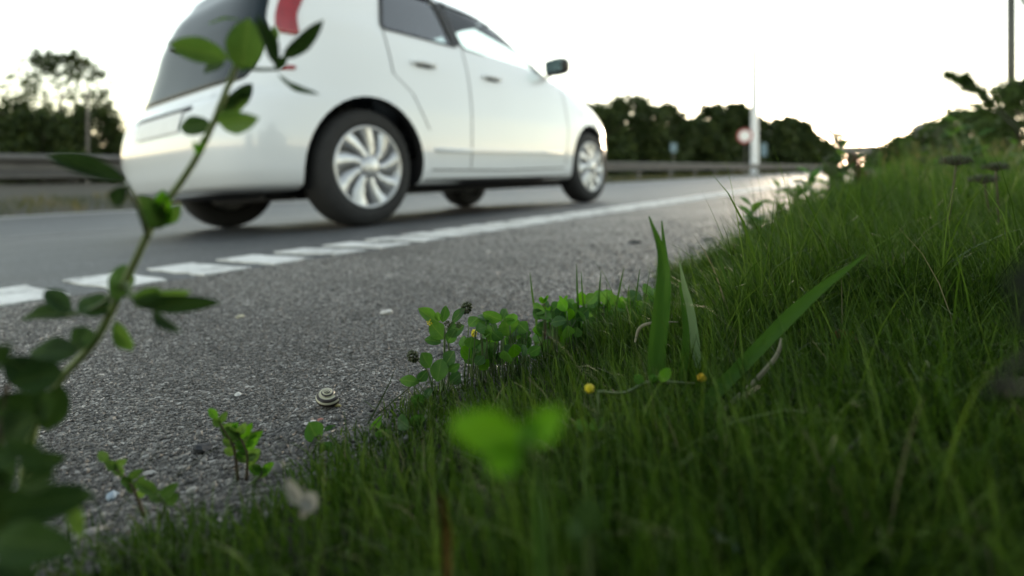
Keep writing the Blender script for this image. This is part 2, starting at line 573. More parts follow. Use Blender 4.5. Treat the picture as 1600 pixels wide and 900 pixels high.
def verge_pts(z0, z1, count, k0=-1.15, k1=1.25, nmax=0.27):
    Z = np.sqrt(RNG.uniform(z0 * z0, z1 * z1, int(count * 4)))
    X = RNG.uniform(k0, k1, len(Z)) * Z
    s = X * DX + Z * DY; n = X * NX + Z * NY
    jag = 0.018 * np.sin(s * 9.1) + 0.012 * np.sin(s * 23.7 + 1) + 0.02 * np.sin(s * 47 + 4) * np.sin(s * 13)
    edge = nmax + jag + RNG.normal(0, 0.008, len(Z))
    ok = n < edge
    s, n = s[ok][:count], n[ok][:count]
    return s, n

def near_grass():
    parts = []
    for (z0, z1, cnt, hh, ww, segs) in ((0.10, 0.45, 20000, 0.050, 0.0011, 5), (0.45, 0.95, 38000, 0.078, 0.0013, 6), (0.95, 2.2, 42000, 0.11, 0.0020, 5),
                                        (2.2, 6.0, 34000, 0.15, 0.005, 3), (6.0, 30.0, 26000, 0.30, 0.022, 2)):
        s, n = verge_pts(z0, z1, cnt)
        x = s * DX + n * NX; y = s * DY + n * NY
        z = np.interp(n, PN, PZ) - 0.002
        c = len(s)
        clump = patchy(x, y, 22 if z1 < 2.5 else 3, 1.3)
        h = hh * RNG.uniform(0.45, 1.35, c) * (0.65 + 0.7 * clump)
        h *= np.clip(0.45 + (0.27 - n) * 5, 0.35, 1.0)                       # shorter at the very edge
        h *= 1 + 0.5 * np.clip((-n - 0.6) / 2, 0, 1)                         # longer away from the road
        h *= np.where(RNG.uniform(0, 1, c) > 0.95, 1.6, 1.0)
        h *= np.where((n > 0.13) & (y < 0.75), 0.62, 1.0)
        d = np.hypot(x, y)
        az = RNG.uniform(0, 2 * np.pi, c) * 0.75 + 0.25 * np.pi * (1 + patchy(x, y, 9, 2.2))
        lean = np.abs(RNG.normal(0.30, 0.28, c))
        curl = np.abs(RNG.normal(0.8, 0.7, c))
        w = ww * RNG.uniform(0.6, 1.5, c)
        rn = np.clip(RNG.beta(2, 2.4, c) * 0.9 + (RNG.uniform(0, 1, c) > 0.965) * 0.5, 0, 1)
        rn = np.clip(rn + 0.30 * (patchy(x, y, 14 if z1 < 2.5 else 2, 5.1) - 0.5), 0, 1)
        wide = RNG.uniform(0, 1, c) > 0.985
        w = np.where(wide, w * 2.6, w)
        ok = (d > 0.16) | (h < 0.03)
        ok &= d > 0.11
        parts.append(blades(np.stack([x, y, z], 1)[ok], h[ok], w[ok], az[ok], lean[ok], curl[ok], segs, rn[ok]))
    return merge(parts)
V, Q, rn = near_grass()
o = link('verge_grass', np_mesh('verge_grass', V, quads=Q, mat=M_GRASS, rnd=rn))
tag(o, 'fine green grass of the roadside verge', 'grass', kind='stuff')

def seed_grass():
    # tall thin flowering stalks with a loose seed head
    s, n = verge_pts(1.1, 7.0, 420, k0=0.2, nmax=0.1)
    x = s * DX + n * NX; y = s * DY + n * NY
    c = len(s)
    z = np.interp(n, PN, PZ)
    h = RNG.uniform(0.14, 0.30, c) * (1 + 0.6 * np.clip((-n) / 2, 0, 1))
    az = RNG.uniform(0, 6.28, c); lean = np.abs(RNG.normal(0.08, 0.08, c)); curl = np.abs(RNG.normal(0.35, 0.3, c))
    base = np.stack([x, y, z], 1)
    w = 0.0009 * y
    parts = [blades(base, h, w, az, lean, curl, 6, RNG.uniform(0.3, 1, c))]
    fw = np.stack([np.cos(az), np.sin(az), np.zeros(c)], 1)
    for k in range(9):
        t = 0.72 + 0.28 * k / 9
        a = lean + curl * t * t * 0.45
        p = base + (fw * np.sin(a)[:, None] + np.array([0, 0, 1.0])[None] * np.cos(a)[:, None]) * (h * t)[:, None]
        parts.append(blades(p, h * 0.07, w * 2.2, RNG.uniform(0, 6.28, c), np.full(c, 0.5), np.full(c, 0.2), 2, RNG.uniform(0.3, 1, c)))
    return merge(parts)
V, Q, rn = seed_grass()
o = link('seed_grass', np_mesh('seed_grass', V, quads=Q, mat=M_DRYGRASS, rnd=rn))
tag(o, 'thin flowering grass stalks standing above the verge', 'grass', kind='stuff')

def thatch():
    s, n = verge_pts(0.12, 1.6, 5000)
    x = s * DX + n * NX; y = s * DY + n * NY
    c = len(s)
    z = np.interp(n, PN, PZ) + RNG.uniform(0.0, 0.012, c)
    return blades(np.stack([x, y, z], 1), RNG.uniform(0.02, 0.06, c), RNG.uniform(0.0006, 0.0016, c), RNG.uniform(0, 6.28, c),
                  RNG.uniform(0.9, 1.5, c), RNG.normal(0.1, 0.4, c), 3, RNG.uniform(0.0, 0.35, c))
V, Q, rn = thatch()
o = link('dry_thatch', np_mesh('dry_thatch', V, quads=Q, mat=M_DRYGRASS, rnd=rn))
tag(o, 'dead dry blades lying between the green grass', 'thatch', kind='stuff')

def median():
    c = 26000
    s = RNG.uniform(-8, 70, c); n = RNG.uniform(9.55, 16, c)
    x = s * DX + n * NX; y = s * DY + n * NY
    z = np.interp(n, PN, PZ)
    cl = patchy(x, y, 1.5, 3)
    h = RNG.uniform(0.06, 0.20, c) * (0.6 + 0.9 * cl)
    return blades(np.stack([x, y, z], 1), h, RNG.uniform(0.008, 0.02, c), RNG.uniform(0, 6.28, c), np.abs(RNG.normal(0.3, 0.25, c)),
                  np.abs(RNG.normal(0.6, 0.4, c)), 2, np.clip(cl * 0.9 + RNG.normal(0, 0.2, c), 0, 1))
V, Q, rn = median()
o = link('median_grass', np_mesh('median_grass', V, quads=Q, mat=M_DRYGRASS, rnd=rn))
tag(o, 'yellowish dry grass under and behind the guardrail', 'grass', kind='stuff')
# ------------------------------------------------------------------ guardrail
RAIL_N = 10.3
gr = empty('guardrail', P(0, RAIL_N), 'grey steel guardrail along the far side of the road', 'guardrail')
prof = [(-0.02, -0.19), (0.045, -0.15), (0.045, -0.11), (-0.06, -0.05), (-0.06, 0.05), (0.045, 0.11), (0.045, 0.15), (-0.02, 0.19)]
def beam(length):
    V, F = [], []
    for x in (0.0, length):
        for (d, z) in prof: V.append((x, -d - 0.02, z))
        for (d, z) in prof: V.append((x, -d - 0.015, z))
    k = len(prof)
    for off in (0, k):
        for j in range(k - 1):
            F.append((off + j, 2 * k + off + j, 2 * k + off + j + 1, off + j + 1))
    return mk_mesh('rail_beam', V, F, M_STEEL)
BEAM = beam(4.03)
pv, pf = join(box(-0.05, 0.05, 0.02, 0.035, -0.6, 0.14), box(-0.05, -0.04, 0.035, 0.12, -0.6, 0.14), box(0.04, 0.05, 0.035, 0.12, -0.6, 0.14))
POST = mk_mesh('post', pv, pf, M_STEEL)
RAIL_Z = 0.30
for i in range(24):
    s = -10 + 4 * i
    T = Matrix.Translation(P(s, RAIL_N + (0.004 if i % 2 else 0), z=RAIL_Z)) @ RM
    link('rail_beam', BEAM, gr, T)
    link('post', POST, gr, Matrix.Translation(P(s + 2, RAIL_N, z=RAIL_Z)) @ RM)

# ------------------------------------------------------------------ trees and shrubs
def leaf_cloud(centers, radii, per, size, bias=0.5, flat=1.0):
    """leaf-sized faces spread through many small clumps"""
    Vs, rn = [], []
    for c, r in zip(centers, radii):
        k = per
        d = RNG.normal(0, 1, (k, 3)); d /= np.linalg.norm(d, axis=1)[:, None]
        rad = r * RNG.uniform(0, 1, (k, 1)) ** bias
        p = np.asarray(c)[None] + d * rad * np.array([1, 1, flat])[None]
        a = RNG.normal(0, 1, (k, 3)); a /= np.linalg.norm(a, axis=1)[:, None]
        b = np.cross(a, RNG.normal(0, 1, (k, 3))); b /= np.linalg.norm(b, axis=1)[:, None]
        sz = size * RNG.uniform(0.6, 1.4, (k, 1))
        q = np.stack([p - a * sz * 0.5, p + b * sz * 0.32, p + a * sz * 0.5, p - b * sz * 0.32], 1)
        Vs.append(q.reshape(-1, 3))
        rn.append(np.repeat(np.clip(RNG.normal(RNG.uniform(0.2, 0.8), 0.18, k), 0, 1), 4))
    V = np.concatenate(Vs)
    Q = np.arange(len(V)).reshape(-1, 4)
    return V, Q, np.concatenate(rn)

def make_tree(name, base, h, wd, label, group, clumps=60, per=55, leaf=0.22, low=0.08, sparse=False, mat=None, cat='tree'):
    """base: ground point; crown from low*h to h, wd wide, made of clumps"""
    base = Vector(base)
    root = empty(name, base, label, cat, group)
    rr = random.Random(hash(label) % 1000 if False else sum(map(ord, label)))
    th = h * 0.75
    lean = Vector((rr.uniform(-0.06, 0.06), rr.uniform(-0.06, 0.06), 0)) * h
    pts = [base + Vector((0, 0, -0.05)), base + lean * 0.3 + Vector((0, 0, th * 0.35)), base + lean * 0.7 + Vector((0, 0, th * 0.7)), base + lean + Vector((0, 0, th))]
    r0 = 0.022 * h + 0.02
    parts = [tube(spline(pts, 4), [r0 * (1 - 0.85 * i / 12) for i in range(13)], 7)]
    for b in range(6):
        t = rr.uniform(0.25, 0.9)
        p = base + lean * t + Vector((0, 0, th * t))
        an = rr.uniform(0, 6.28)
        e = p + Vector((math.cos(an) * wd * 0.36, math.sin(an) * wd * 0.36, h * rr.uniform(0.08, 0.22)))
        mid = (p + e) / 2 + Vector((0, 0, -0.03 * h))
        parts.append(tube(bez(p, mid, e, 5), [r0 * 0.45 * (1 - 0.15 * i) for i in range(6)], 5))
    V, F = join(*parts)
    link('trunk', mk_mesh('trunk', V, F, M_BARK, smooth=True), root, Matrix.Identity(4))
    cs, rs = [], []
    for i in range(clumps):
        zt = rr.uniform(0, 1) ** 0.9
        env = math.sqrt(max(0.02, 1 - (2 * zt - 0.75) ** 2 / 1.7)) if zt > 0.3 else 0.8 + zt * 0.5
        env = min(env, math.sqrt(max(0.03, (1.04 - zt) * 3.2)))
        an = rr.uniform(0, 6.28)
        rad = wd * 0.5 * env * math.sqrt(rr.uniform(0.15, 1.0)) * 0.9
        if sparse and zt > 0.62 and rr.random() < 0.45: continue
        z = h * (low + (0.97 - low) * zt)
        cs.append((base.x + math.cos(an) * rad, base.y + math.sin(an) * rad, base.z + z))
        rs.append(wd * rr.uniform(0.10, 0.19) * (0.65 if zt > 0.85 else 1))
    V, Q, rn = leaf_cloud(cs, rs, per, leaf, 0.6)
    V[:, 2] = np.maximum(V[:, 2], base.z + 0.02)
    link('crown', np_mesh('crown', V, quads=Q, mat=mat or M_TREE, rnd=rn), root, Matrix.Identity(4))
    return root

def tree_at(name, u, vtop, Z, wpx, label, group, **k):
    b = upx(u, Z)
    h = CAM_H + (HY - vtop) / FPX * Z - b.z
    return make_tree(name, b, h, wpx / FPX * Z, label, group, **k)

GB = 'dark trees behind the guardrail'
tree_at('tall_tree', 92, 84, 30, 175, 'tallest tree behind the guardrail at the left, with sky showing through its loose crown', GB, clumps=100, per=60, leaf=0.26, sparse=True)
tree_at('round_tree', 10, 165, 28, 150, 'low dense dark tree at the left frame edge, left of the tallest tree', GB, clumps=80, per=70, leaf=0.26, low=0.02)
tree_at('bushy_tree', 62, 172, 26, 130, 'dense dark bush in front of the foot of the tallest tree', GB, clumps=80, per=70, leaf=0.24, low=0.02, cat='bush')
tree_at('bushy_tree', 150, 172, 28, 100, 'rounded dark bush just left of the white car rear', GB, clumps=70, per=70, leaf=0.24, low=0.02, cat='bush')
tree_at('bushy_tree', 225, 205, 34, 120, 'low dark bush half hidden by the white car rear bumper', GB, clumps=60, per=60, leaf=0.28, low=0.02, cat='bush')
for (u, vt, Z, w, lb) in ((420, 190, 36, 170, 'bush hidden behind the rear wheel of the white car'), (620, 180, 42, 190, 'tree hidden behind the doors of the white car'),
                          (800, 175, 44, 170, 'tree hidden behind the front door of the white car')):
    tree_at('round_tree', u, vt, Z, w, lb, GB, clumps=50, per=50, leaf=0.35, low=0.02)
spec = [(930, 172, 46, 90, 'dark tree directly right of the white car bonnet'), (985, 160, 50, 100, 'tall rounded tree right of the white car, above the small blue sign'),
        (1035, 172, 54, 80, 'tree between the small blue sign and the dip in the treetops'), (1085, 196, 58, 70, 'lowest tree in the dip of the treetops left of the red ringed sign'),
        (1112, 172, 66, 66, 'tree left of the red ringed sign, second from the white mast'), (1155, 170, 70, 64, 'tall dark tree just behind the red ringed sign'),
        (1200, 196, 76, 60, 'dark tree right beside the white mast'), (1238, 190, 84, 56, 'peaked dark tree right of the white mast'), (1262, 215, 96, 50, 'small tree sloping down towards the bridge'),
        (1283, 232, 120, 44, 'lowest bush where the treetops meet the bridge')]
for (u, vt, Z, w, lb) in spec:
    tree_at('round_tree', u, vt - 8, Z, w * 1.3, lb, GB, clumps=110, per=70, leaf=0.0075 * Z, low=0.01)
# scrub filling the foot of the tree belt
for i, (u, vt, Z, w) in enumerate([(960, 215, 44, 90), (1030, 222, 50, 90), (1100, 222, 60, 80), (1215, 226, 74, 70)]):
    tree_at('undergrowth', u, vt, Z, w, ['scrub at the foot of the trees beside the white car bonnet', 'scrub below the dip in the treetops', 'scrub left of the white mast foot',
            'scrub right of the white mast foot'][i], 'scrub under the far trees', clumps=50, per=50, leaf=0.0075 * Z, low=0.0, cat='bush')
GR = 'shrubs on the right hand bank'
for (u, vt, Z, w, lb) in ((1590, 128, 11, 170, 'tallest dark shrub at the right frame edge, behind the thin pole'), (1520, 172, 15, 130, 'dark shrub left of the thin pole on the bank'),
                          (1468, 190, 22, 90, 'rounded shrub right of the grey sign back'), (1425, 212, 40, 80, 'distant low shrub behind the grey sign back'),
                          (1385, 232, 70, 60, 'farthest low shrub in front of the bridge')):
    tree_at('bank_shrub', u, vt, Z, w, lb, GR, clumps=70, per=60, leaf=0.009 * Z + 0.02, low=0.02, mat=M_SHRUB, cat='shrub')

# ------------------------------------------------------------------ overpass
br = empty('overpass_bridge', P(200, 5), 'low concrete road bridge crossing the road far ahead', 'bridge')
def road_box(s0, s1, n0, n1, z0, z1):
    V, F = box(s0, s1, n0, n1, z0, z1)
    return [RM.to_3x3() @ p for p in V], F
for nm, a in (('deck', (200, 209, -34, 46, 4.0, 5.4)), ('parapet', (200.2, 200.5, -34, 46, 5.403, 6.7)), ('parapet', (208.5, 208.8, -34, 46, 5.403, 6.7)),
              ('pier', (203, 206, -4.0, -3.0, 0.2, 3.997)), ('pier', (203, 206, 11, 12, -0.45, 3.997)), ('pier', (203, 206, 27, 28, -0.55, 3.997))):
    V, F = road_box(*a)
    link(nm, mk_mesh(nm, V, F, M_CONC), br, Matrix.Identity(4))

M_BANK = plain('bank_grass', (0.05, 0.06, 0.022), 0.95, noise=0.5, scale=0.8, bump=0.5)
def ramp_bank(n0, n1):
    # earth ramp that carries the road up to the bridge end
    V = []
    for s in (194, 215):
        for (n, z) in ((n0, 0.0), (n1, 4.9), (n1 + (n1 - n0) * 3, 5.4), (n1 + (n1 - n0) * 3, -1)):
            V.append(P(s, n, z=z if z else gz(n) - 0.3))
    F = [(0, 1, 2, 3), (7, 6, 5, 4), (0, 4, 5, 1), (1, 5, 6, 2), (2, 6, 7, 3), (3, 7, 4, 0)]
    return V, F
for a in ((-14, -30), (32, 46)):
    V, F = ramp_bank(*a)
    link('abutment_bank', mk_mesh('abutment_bank', V, F, M_BANK), br, Matrix.Identity(4))

# ------------------------------------------------------------------ posts and signs
def lathe(profile, sides=32, axis='z'):
    V, F = [], []
    for (r, z) in profile:
        for k in range(sides):
            a = 2 * math.pi * k / sides
            V.append(Vector((r * math.cos(a), r * math.sin(a), z)))
    for i in range(len(profile) - 1):
        for k in range(sides):
            k2 = (k + 1) % sides
            F.append((i * sides + k, i * sides + k2, (i + 1) * sides + k2, (i + 1) * sides + k))
    return V, F

def disc(r, t=0.01, sides=32):
    return lathe([(0.001, -t), (r * 0.97, -t), (r, -t * 0.5), (r, t * 0.5), (r * 0.97, t), (0.001, t)], sides)

b = upx(1179, 46)
mast = empty('lamp_mast', b, 'thick white mast rising out of frame beside the red ringed sign', 'mast')
V, F = lathe([(0.45, 0), (0.45, 0.12), (0.34, 0.14), (0.33, 1.5), (0.29, 6), (0.14, 15), (0.13, 19)], 20)
link('shaft', mk_mesh('shaft', V, F, M_MAST, smooth=True), mast, Matrix.Translation(b))
V, F = box(-0.12, 0.12, -0.40, -0.325, 0.7, 1.3)
link('access_door', mk_mesh('access_door', V, F, M_MAST), mast, Matrix.Translation(b))

def sign_post(name, u, Z, zc, r, label, face, face_rim, facing, inner=None, post_mat=M_STEEL):
    b = upx(u, Z)
    t = empty(name, b, label, 'road sign')
    h = zc - b.z
    V, F = tube([(0, 0, 0), (0, 0, h + r * 0.6)], 0.035, 10)
    link('post', mk_mesh('post', V, F, post_mat), t, Matrix.Translation(b))
    Mx = Matrix.Translation(b + Vector((0, 0, h))) @ RM @ Matrix.Rotation(R(-90), 4, 'Y') @ Matrix.Translation((0, 0, 0.05 * facing))
    V, F = disc(r)
    d = link('sign_disc', mk_mesh('sign_disc', V, F, face_rim), t, Mx)
    if inner:
        V, F = disc(r * inner, 0.004)
        link('sign_face', mk_mesh('sign_face', V, F, face), d, Mx @ Matrix.Translation((0, 0, 0.012 * facing)))
    V, F = box(-0.06, 0.06, -0.2 * r, 0.2 * r, -0.02, 0.02)
    link('clamp', mk_mesh('clamp', V, F, M_STEEL), t, Mx @ Matrix.Translation((0, 0, -0.03 * facing)))
    return t
sign_post('round_sign', 1164, 40, 2.55, 0.56, 'round white sign with a red ring left of the white mast', M_SIGNWHITE, M_SIGNRED, 1, 0.70)
sign_post('round_sign', 1440, 22, 1.74, 0.31, 'small grey round sign seen from behind on the right bank', M_SIGNGREY, M_DKSTEEL, 1, 0.86, post_mat=M_DKSTEEL)
def marker(u, Z, v0, v1, w, label):
    b = upx(u, Z)
    t = empty('marker_sign', b, label, 'road sign')
    z0, z1 = CAM_H + (HY - v1) / FPX * Z, CAM_H + (HY - v0) / FPX * Z
    V, F = tube([b, (b.x, b.y, z1 - 0.05)], 0.04, 8)
    link('post', mk_mesh('post', V, F, M_STEEL), t, Matrix.Identity(4))
    V, F = box(b.x - w / 2, b.x + w / 2, b.y - 0.075, b.y - 0.055, z0, z1)
    link('sign_plate', mk_mesh('sign_plate', V, F, M_SIGNBLUE), t, Matrix.Identity(4))
marker(1052, 36, 224, 238, 0.42, 'small blue grey marker plate on a post before the far trees')
marker(1193, 50, 224, 244, 0.55, 'small blue grey marker plate just right of the white mast')
b = upx(137, 24)
t = empty('thin_pole', b, 'thin grey pole in front of the dark bushes at the left', 'pole')
V, F = tube([b, b + Vector((0, 0, 2.6)), b + Vector((0, 0, 4.2))], [0.06, 0.05, 0.04], 8)
link('shaft', mk_mesh('shaft', V, F, M_STEEL), t, Matrix.Identity(4))
V, F = lathe([(0.045, 4.2), (0.06, 4.22), (0.06, 4.26), (0.001, 4.29)], 8)
link('cap', mk_mesh('cap', V, F, M_DKSTEEL), t, Matrix.Translation(b))
b = upx(1580, 14)
t = empty('sign_pole', b, 'thin dark pole rising out of frame at the right edge', 'pole')
V, F = tube([b, b + Vector((0, 0, 3)), b + Vector((0, 0, 5.6))], [0.10, 0.095, 0.09], 10)
link('shaft', mk_mesh('shaft', V, F, M_DKSTEEL, smooth=True), t, Matrix.Identity(4))
Mx = Matrix.Translation(pix(1622, -6, 13.93)) @ Matrix.Rotation(R(80), 4, 'X')
V, F = disc(0.52, 0.012)
d = link('sign_disc', mk_mesh('sign_disc', V, F, M_SIGNBLUE), t, Mx)
V, F = disc(0.46, 0.004)
link('sign_face', mk_mesh('sign_face', V, F, M_BEIGE), d, Mx @ Matrix.Translation((0, 0, 0.014)))
V, F = tube([(-0.6, 0.02, -0.04), (0.3, 0.02, -0.04)], 0.02, 6)
link('bracket', mk_mesh('bracket', V, F, M_DKSTEEL), t, Mx)
# ------------------------------------------------------------------ white car
M_WHITE = plain('white_car_paint', (0.74, 0.765, 0.785), 0.25, coat=1.0, noise=0.02, scale=2)
M_BLACK = plain('black_plastic', (0.012, 0.012, 0.013), 0.55, noise=0.2, scale=30)
M_GLOSSBLACK = plain('black_glass', (0.010, 0.018, 0.024), 0.06, spec=0.22, noise=0.1)
M_RUBBER = plain('tyre_rubber', (0.016, 0.016, 0.016), 0.8, noise=0.3, scale=40, bump=0.3)
M_RIM = plain('silver_wheel', (0.52, 0.53, 0.54), 0.32, metal=0.75, noise=0.06, scale=10)
M_RIMDARK = plain('wheel_recess', (0.24, 0.245, 0.25), 0.6, noise=0.2)
M_TAIL = plain('tail_light_red', (0.26, 0.006, 0.010), 0.12, coat=1.0, noise=0.15, scale=30)
M_CLEAR = plain('clear_lamp', (0.75, 0.76, 0.74), 0.1, coat=1.0, noise=0.05)
M_FABRIC = plain('seat_fabric', (0.03, 0.032, 0.035), 0.9, noise=0.3, scale=60)
M_AMBER = plain('amber_lamp', (0.75, 0.45, 0.18), 0.2, coat=1.0, noise=0.1)
def glass_mat(name, tint, refl=0.06):
    m, nt, n, l, b = new_mat(name)
    tr = n.new('ShaderNodeBsdfTransparent'); tr.inputs[0].default_value = (*tint, 1)
    gl = n.new('ShaderNodeBsdfGlossy'); gl.inputs['Roughness'].default_value = 0.02
    lw = n.new('ShaderNodeLayerWeight'); lw.inputs['Blend'].default_value = 0.5
    pw = n.new('ShaderNodeMath'); pw.operation = 'POWER'; pw.inputs[1].default_value = 4.0
    l.new(lw.outputs['Facing'], pw.inputs[0])
    fr = n.new('ShaderNodeMath'); fr.operation = 'MULTIPLY_ADD'; fr.inputs[1].default_value = 0.75; fr.inputs[2].default_value = refl
    l.new(pw.outputs[0], fr.inputs[0])
    mx = n.new('ShaderNodeMixShader')
    l.new(fr.outputs[0], mx.inputs[0]); l.new(tr.outputs[0], mx.inputs[1]); l.new(gl.outputs[0], mx.inputs[2])
    l.new(mx.outputs[0], n['Material Output'].inputs['Surface'])
    return m
M_GLASS = glass_mat('window_glass', (0.80, 0.86, 0.86))
M_TINT = glass_mat('tinted_glass', (0.42, 0.50, 0.52), 0.22)

CAR_S0 = 1.27                   # rear end of the car along the road
CAR_N = 3.06                    # middle of the car across the road
car_pos = P(CAR_S0, CAR_N)
up = Vector((NX * 0.07, NY * 0.07, 1)).normalized()
fwd = Vector((DX, DY, 0))
left = up.cross(fwd).normalized()
CM = Matrix(((fwd.x, left.x, up.x, car_pos.x), (fwd.y, left.y, up.y, car_pos.y), (fwd.z, left.z, up.z, car_pos.z), (0, 0, 0, 1)))
car = empty('hatchback_car', (0, 0, 0), 'white five door hatchback car driving past on the road', 'car')
car.matrix_basis = CM

#        z     xr    xf    w     nr   nf
SL = [(0.185, 0.28, 3.20, 0.66, 6.0, 5.0),
      (0.215, -0.03, 3.50, 0.775, 6.0, 5.0),
      (0.27, -0.10, 3.62, 0.812, 6.0, 5.0),
      (0.36, -0.125, 3.67, 0.828, 6.0, 5.0),
      (0.46, -0.13, 3.68, 0.836, 6.0, 5.0),
      (0.56, -0.115, 3.665, 0.840, 6.0, 5.0),
      (0.635, -0.085, 3.64, 0.842, 6.0, 5.0),
      (0.70, -0.02, 3.60, 0.840, 6.0, 5.0),
      (0.78, 0.015, 3.52, 0.836, 6.0, 5.0),
      (0.85, 0.038, 3.38, 0.830, 6.0, 5.0),
      (0.91, 0.055, 3.18, 0.822, 6.0, 5.2),
      (0.97, 0.070, 2.92, 0.810, 6.0, 5.4),
      (1.02, 0.082, 2.68, 0.797, 6.0, 5.6),
      (1.07, 0.095, 2.52, 0.780, 6.0, 6.0),
      (1.15, 0.122, 2.40, 0.745, 6.0, 6.0),
      (1.25, 0.165, 2.235, 0.705, 6.0, 6.0),
      (1.34, 0.230, 2.07, 0.667, 6.0, 6.0),
      (1.41, 0.270, 1.90, 0.630, 6.0, 5.5),
      (1.455, 0.34, 1.73, 0.580, 5.0, 4.5),
      (1.485, 0.48, 1.50, 0.48, 4.0, 3.5),
      (1.500, 0.70, 1.25, 0.32, 3.0, 3.0),
      (1.505, 0.92, 1.05, 0.12, 2.0, 2.0)]
SA = np.array(SL)

def slices(arr, sub=4, ang=112):
    # smooth interpolation between the listed levels, then one closed outline per level
    k = len(arr)
    rows = []
    for i in range(k - 1):
        a, b, c, d = arr[max(i - 1, 0)], arr[i], arr[i + 1], arr[min(i + 2, k - 1)]
        for j in range(sub):
            t = j / sub
            rows.append(0.5 * ((2 * b) + (c - a) * t + (2 * a - 5 * b + 4 * c - d) * t * t + (3 * b - a - 3 * c + d) * t ** 3))
    rows.append(arr[-1])
    V, F = [], []
    th = []
    for q in range(ang):
        th.append(2 * math.pi * q / ang)
    for (z, xr, xf, w, nr, nf) in rows:
        xc = 0.5 * (xr + xf) if z > 1.44 else min(1.6, 0.5 * (xr + xf) + 0.1)
        for t in th:
            c, s = math.cos(t), math.sin(t)
            n = nf if c > 0 else nr
            # equalise point spacing on the flat sides
            ex = abs(c) ** (2 / n); ey = abs(s) ** (2 / n)
            x = xc + (xf - xc) * ex if c > 0 else xc - (xc - xr) * ex
            V.append(Vector((x, w * ey * (1 if s > 0 else -1), z)))
    m = len(rows)
    for i in range(m - 1):
        for q in range(ang):
            q2 = (q + 1) % ang
            F.append((i * ang + q, i * ang + q2, (i + 1) * ang + q2, (i + 1) * ang + q))
    F.append(tuple(range(ang - 1, -1, -1)))
    F.append(tuple((m - 1) * ang + q for q in range(ang)))
    return V, F

def tmp_obj(V, F):
    o = bpy.data.objects.new('tmp', mk_mesh('tmp', V, F))
    COL.objects.link(o)
    return o

oV, oF = slices(SA)
outer_bvh = BVHTree.FromPolygons(oV, oF)
inn = SA[(SA[:, 0] > 0.3) & (SA[:, 0] < 1.47)].copy()
inn[:, 1] += 0.07; inn[:, 2] -= 0.07; inn[:, 3] -= 0.055
inn[-1, 0] = 1.44
inn[-1, 1] += 0.1; inn[-1, 2] -= 0.1; inn[-1, 3] -= 0.03
iV, iF = slices(inn, 3, 80)

def prism(poly, axis, a0, a1):
    """polygon in (x,z) pushed along y, or in (y,z) pushed along x"""
    V = []
    for a in (a0, a1):
        for (p, z) in poly:
            V.append(Vector((p, a, z)) if axis == 'y' else Vector((a, p, z)))
    k = len(poly)
    F = [tuple(range(k)), tuple(range(2 * k - 1, k - 1, -1))]
    for i in range(k): F.append((i, k + i, k + (i + 1) % k, (i + 1) % k))
    return V, F

def rounded(poly, r=0.04, n=4):
    out = []
    k = len(poly)
    for i in range(k):
        p, a, b = Vector(poly[i]), Vector(poly[i - 1]), Vector(poly[(i + 1) % k])
        pa = p + (a - p).normalized() * min(r, (a - p).length * 0.4)
        pb = p + (b - p).normalized() * min(r, (b - p).length * 0.4)
        for j in range(n + 1):
            t = j / n
            q = pa * (1 - t) ** 2 + p * 2 * t * (1 - t) + pb * t * t
            out.append((q.x, q.y))
    return out

W_REAR = rounded([(0.72, 1.085), (1.30, 1.085), (1.25, 1.40), (0.84, 1.385)])
W_FRONT = rounded([(1.385, 1.085), (2.27, 1.05), (2.20, 1.155), (1.86, 1.395), (1.335, 1.405)])
W_SHIELD = rounded([(-0.72, 1.06), (0.72, 1.06), (0.585, 1.405), (-0.585, 1.405)])
AXR, AXF, WR = 0.57, 2.99, 0.31
body = tmp_obj(oV, oF)
cutters = [tmp_obj(iV, iF), tmp_obj(*prism(W_REAR, 'y', -1.2, 1.2)), tmp_obj(*prism(W_FRONT, 'y', -1.2, 1.2)), tmp_obj(*prism(W_SHIELD, 'x', 1.55, 3.4))]
for ax in (AXR, AXF):
    for sgn in (-1, 1):
        V, F = tube([(ax, sgn * 0.47, WR), (ax, sgn * 1.1, WR)], 0.365, 40)
        cutters.append(tmp_obj(V, F))
for c in cutters:
    bm = bmesh.new(); bm.from_mesh(c.data); bmesh.ops.recalc_face_normals(bm, faces=bm.faces); bm.to_mesh(c.data); bm.free()
    md = body.modifiers.new('cut', 'BOOLEAN'); md.operation = 'DIFFERENCE'; md.object = c; md.solver = 'EXACT'
bm = bmesh.new(); bm.from_mesh(body.data); bmesh.ops.recalc_face_normals(bm, faces=bm.faces); bm.to_mesh(body.data); bm.free()
dg = bpy.context.evaluated_depsgraph_get()
me = bpy.data.meshes.new_from_object(body.evaluated_get(dg))
for c in cutters + [body]:
    bpy.data.objects.remove(c)
me.name = 'body'
me.materials.clear(); me.materials.append(M_WHITE); me.materials.append(M_BLACK)
mi = []
for p in me.polygons:
    c = p.center
    dark = c.z < 0.205 or (abs(c.y) < 0.80 and ((c.x - AXR) ** 2 + (c.z - WR) ** 2 < 0.363 ** 2 or (c.x - AXF) ** 2 + (c.z - WR) ** 2 < 0.363 ** 2) )
    hit = outer_bvh.find_nearest(c)
    if hit[3] is not None and hit[3] > 0.02: dark = True           # lining of the cabin and of the arches
    mi.append(1 if dark else 0)
me.polygons.foreach_set('material_index', mi)
me.polygons.foreach_set('use_smooth', [True] * len(me.polygons))
try:
    me.set_sharp_from_angle(angle=R(32))
except Exception:
    pass
link('body', me, car, CM)

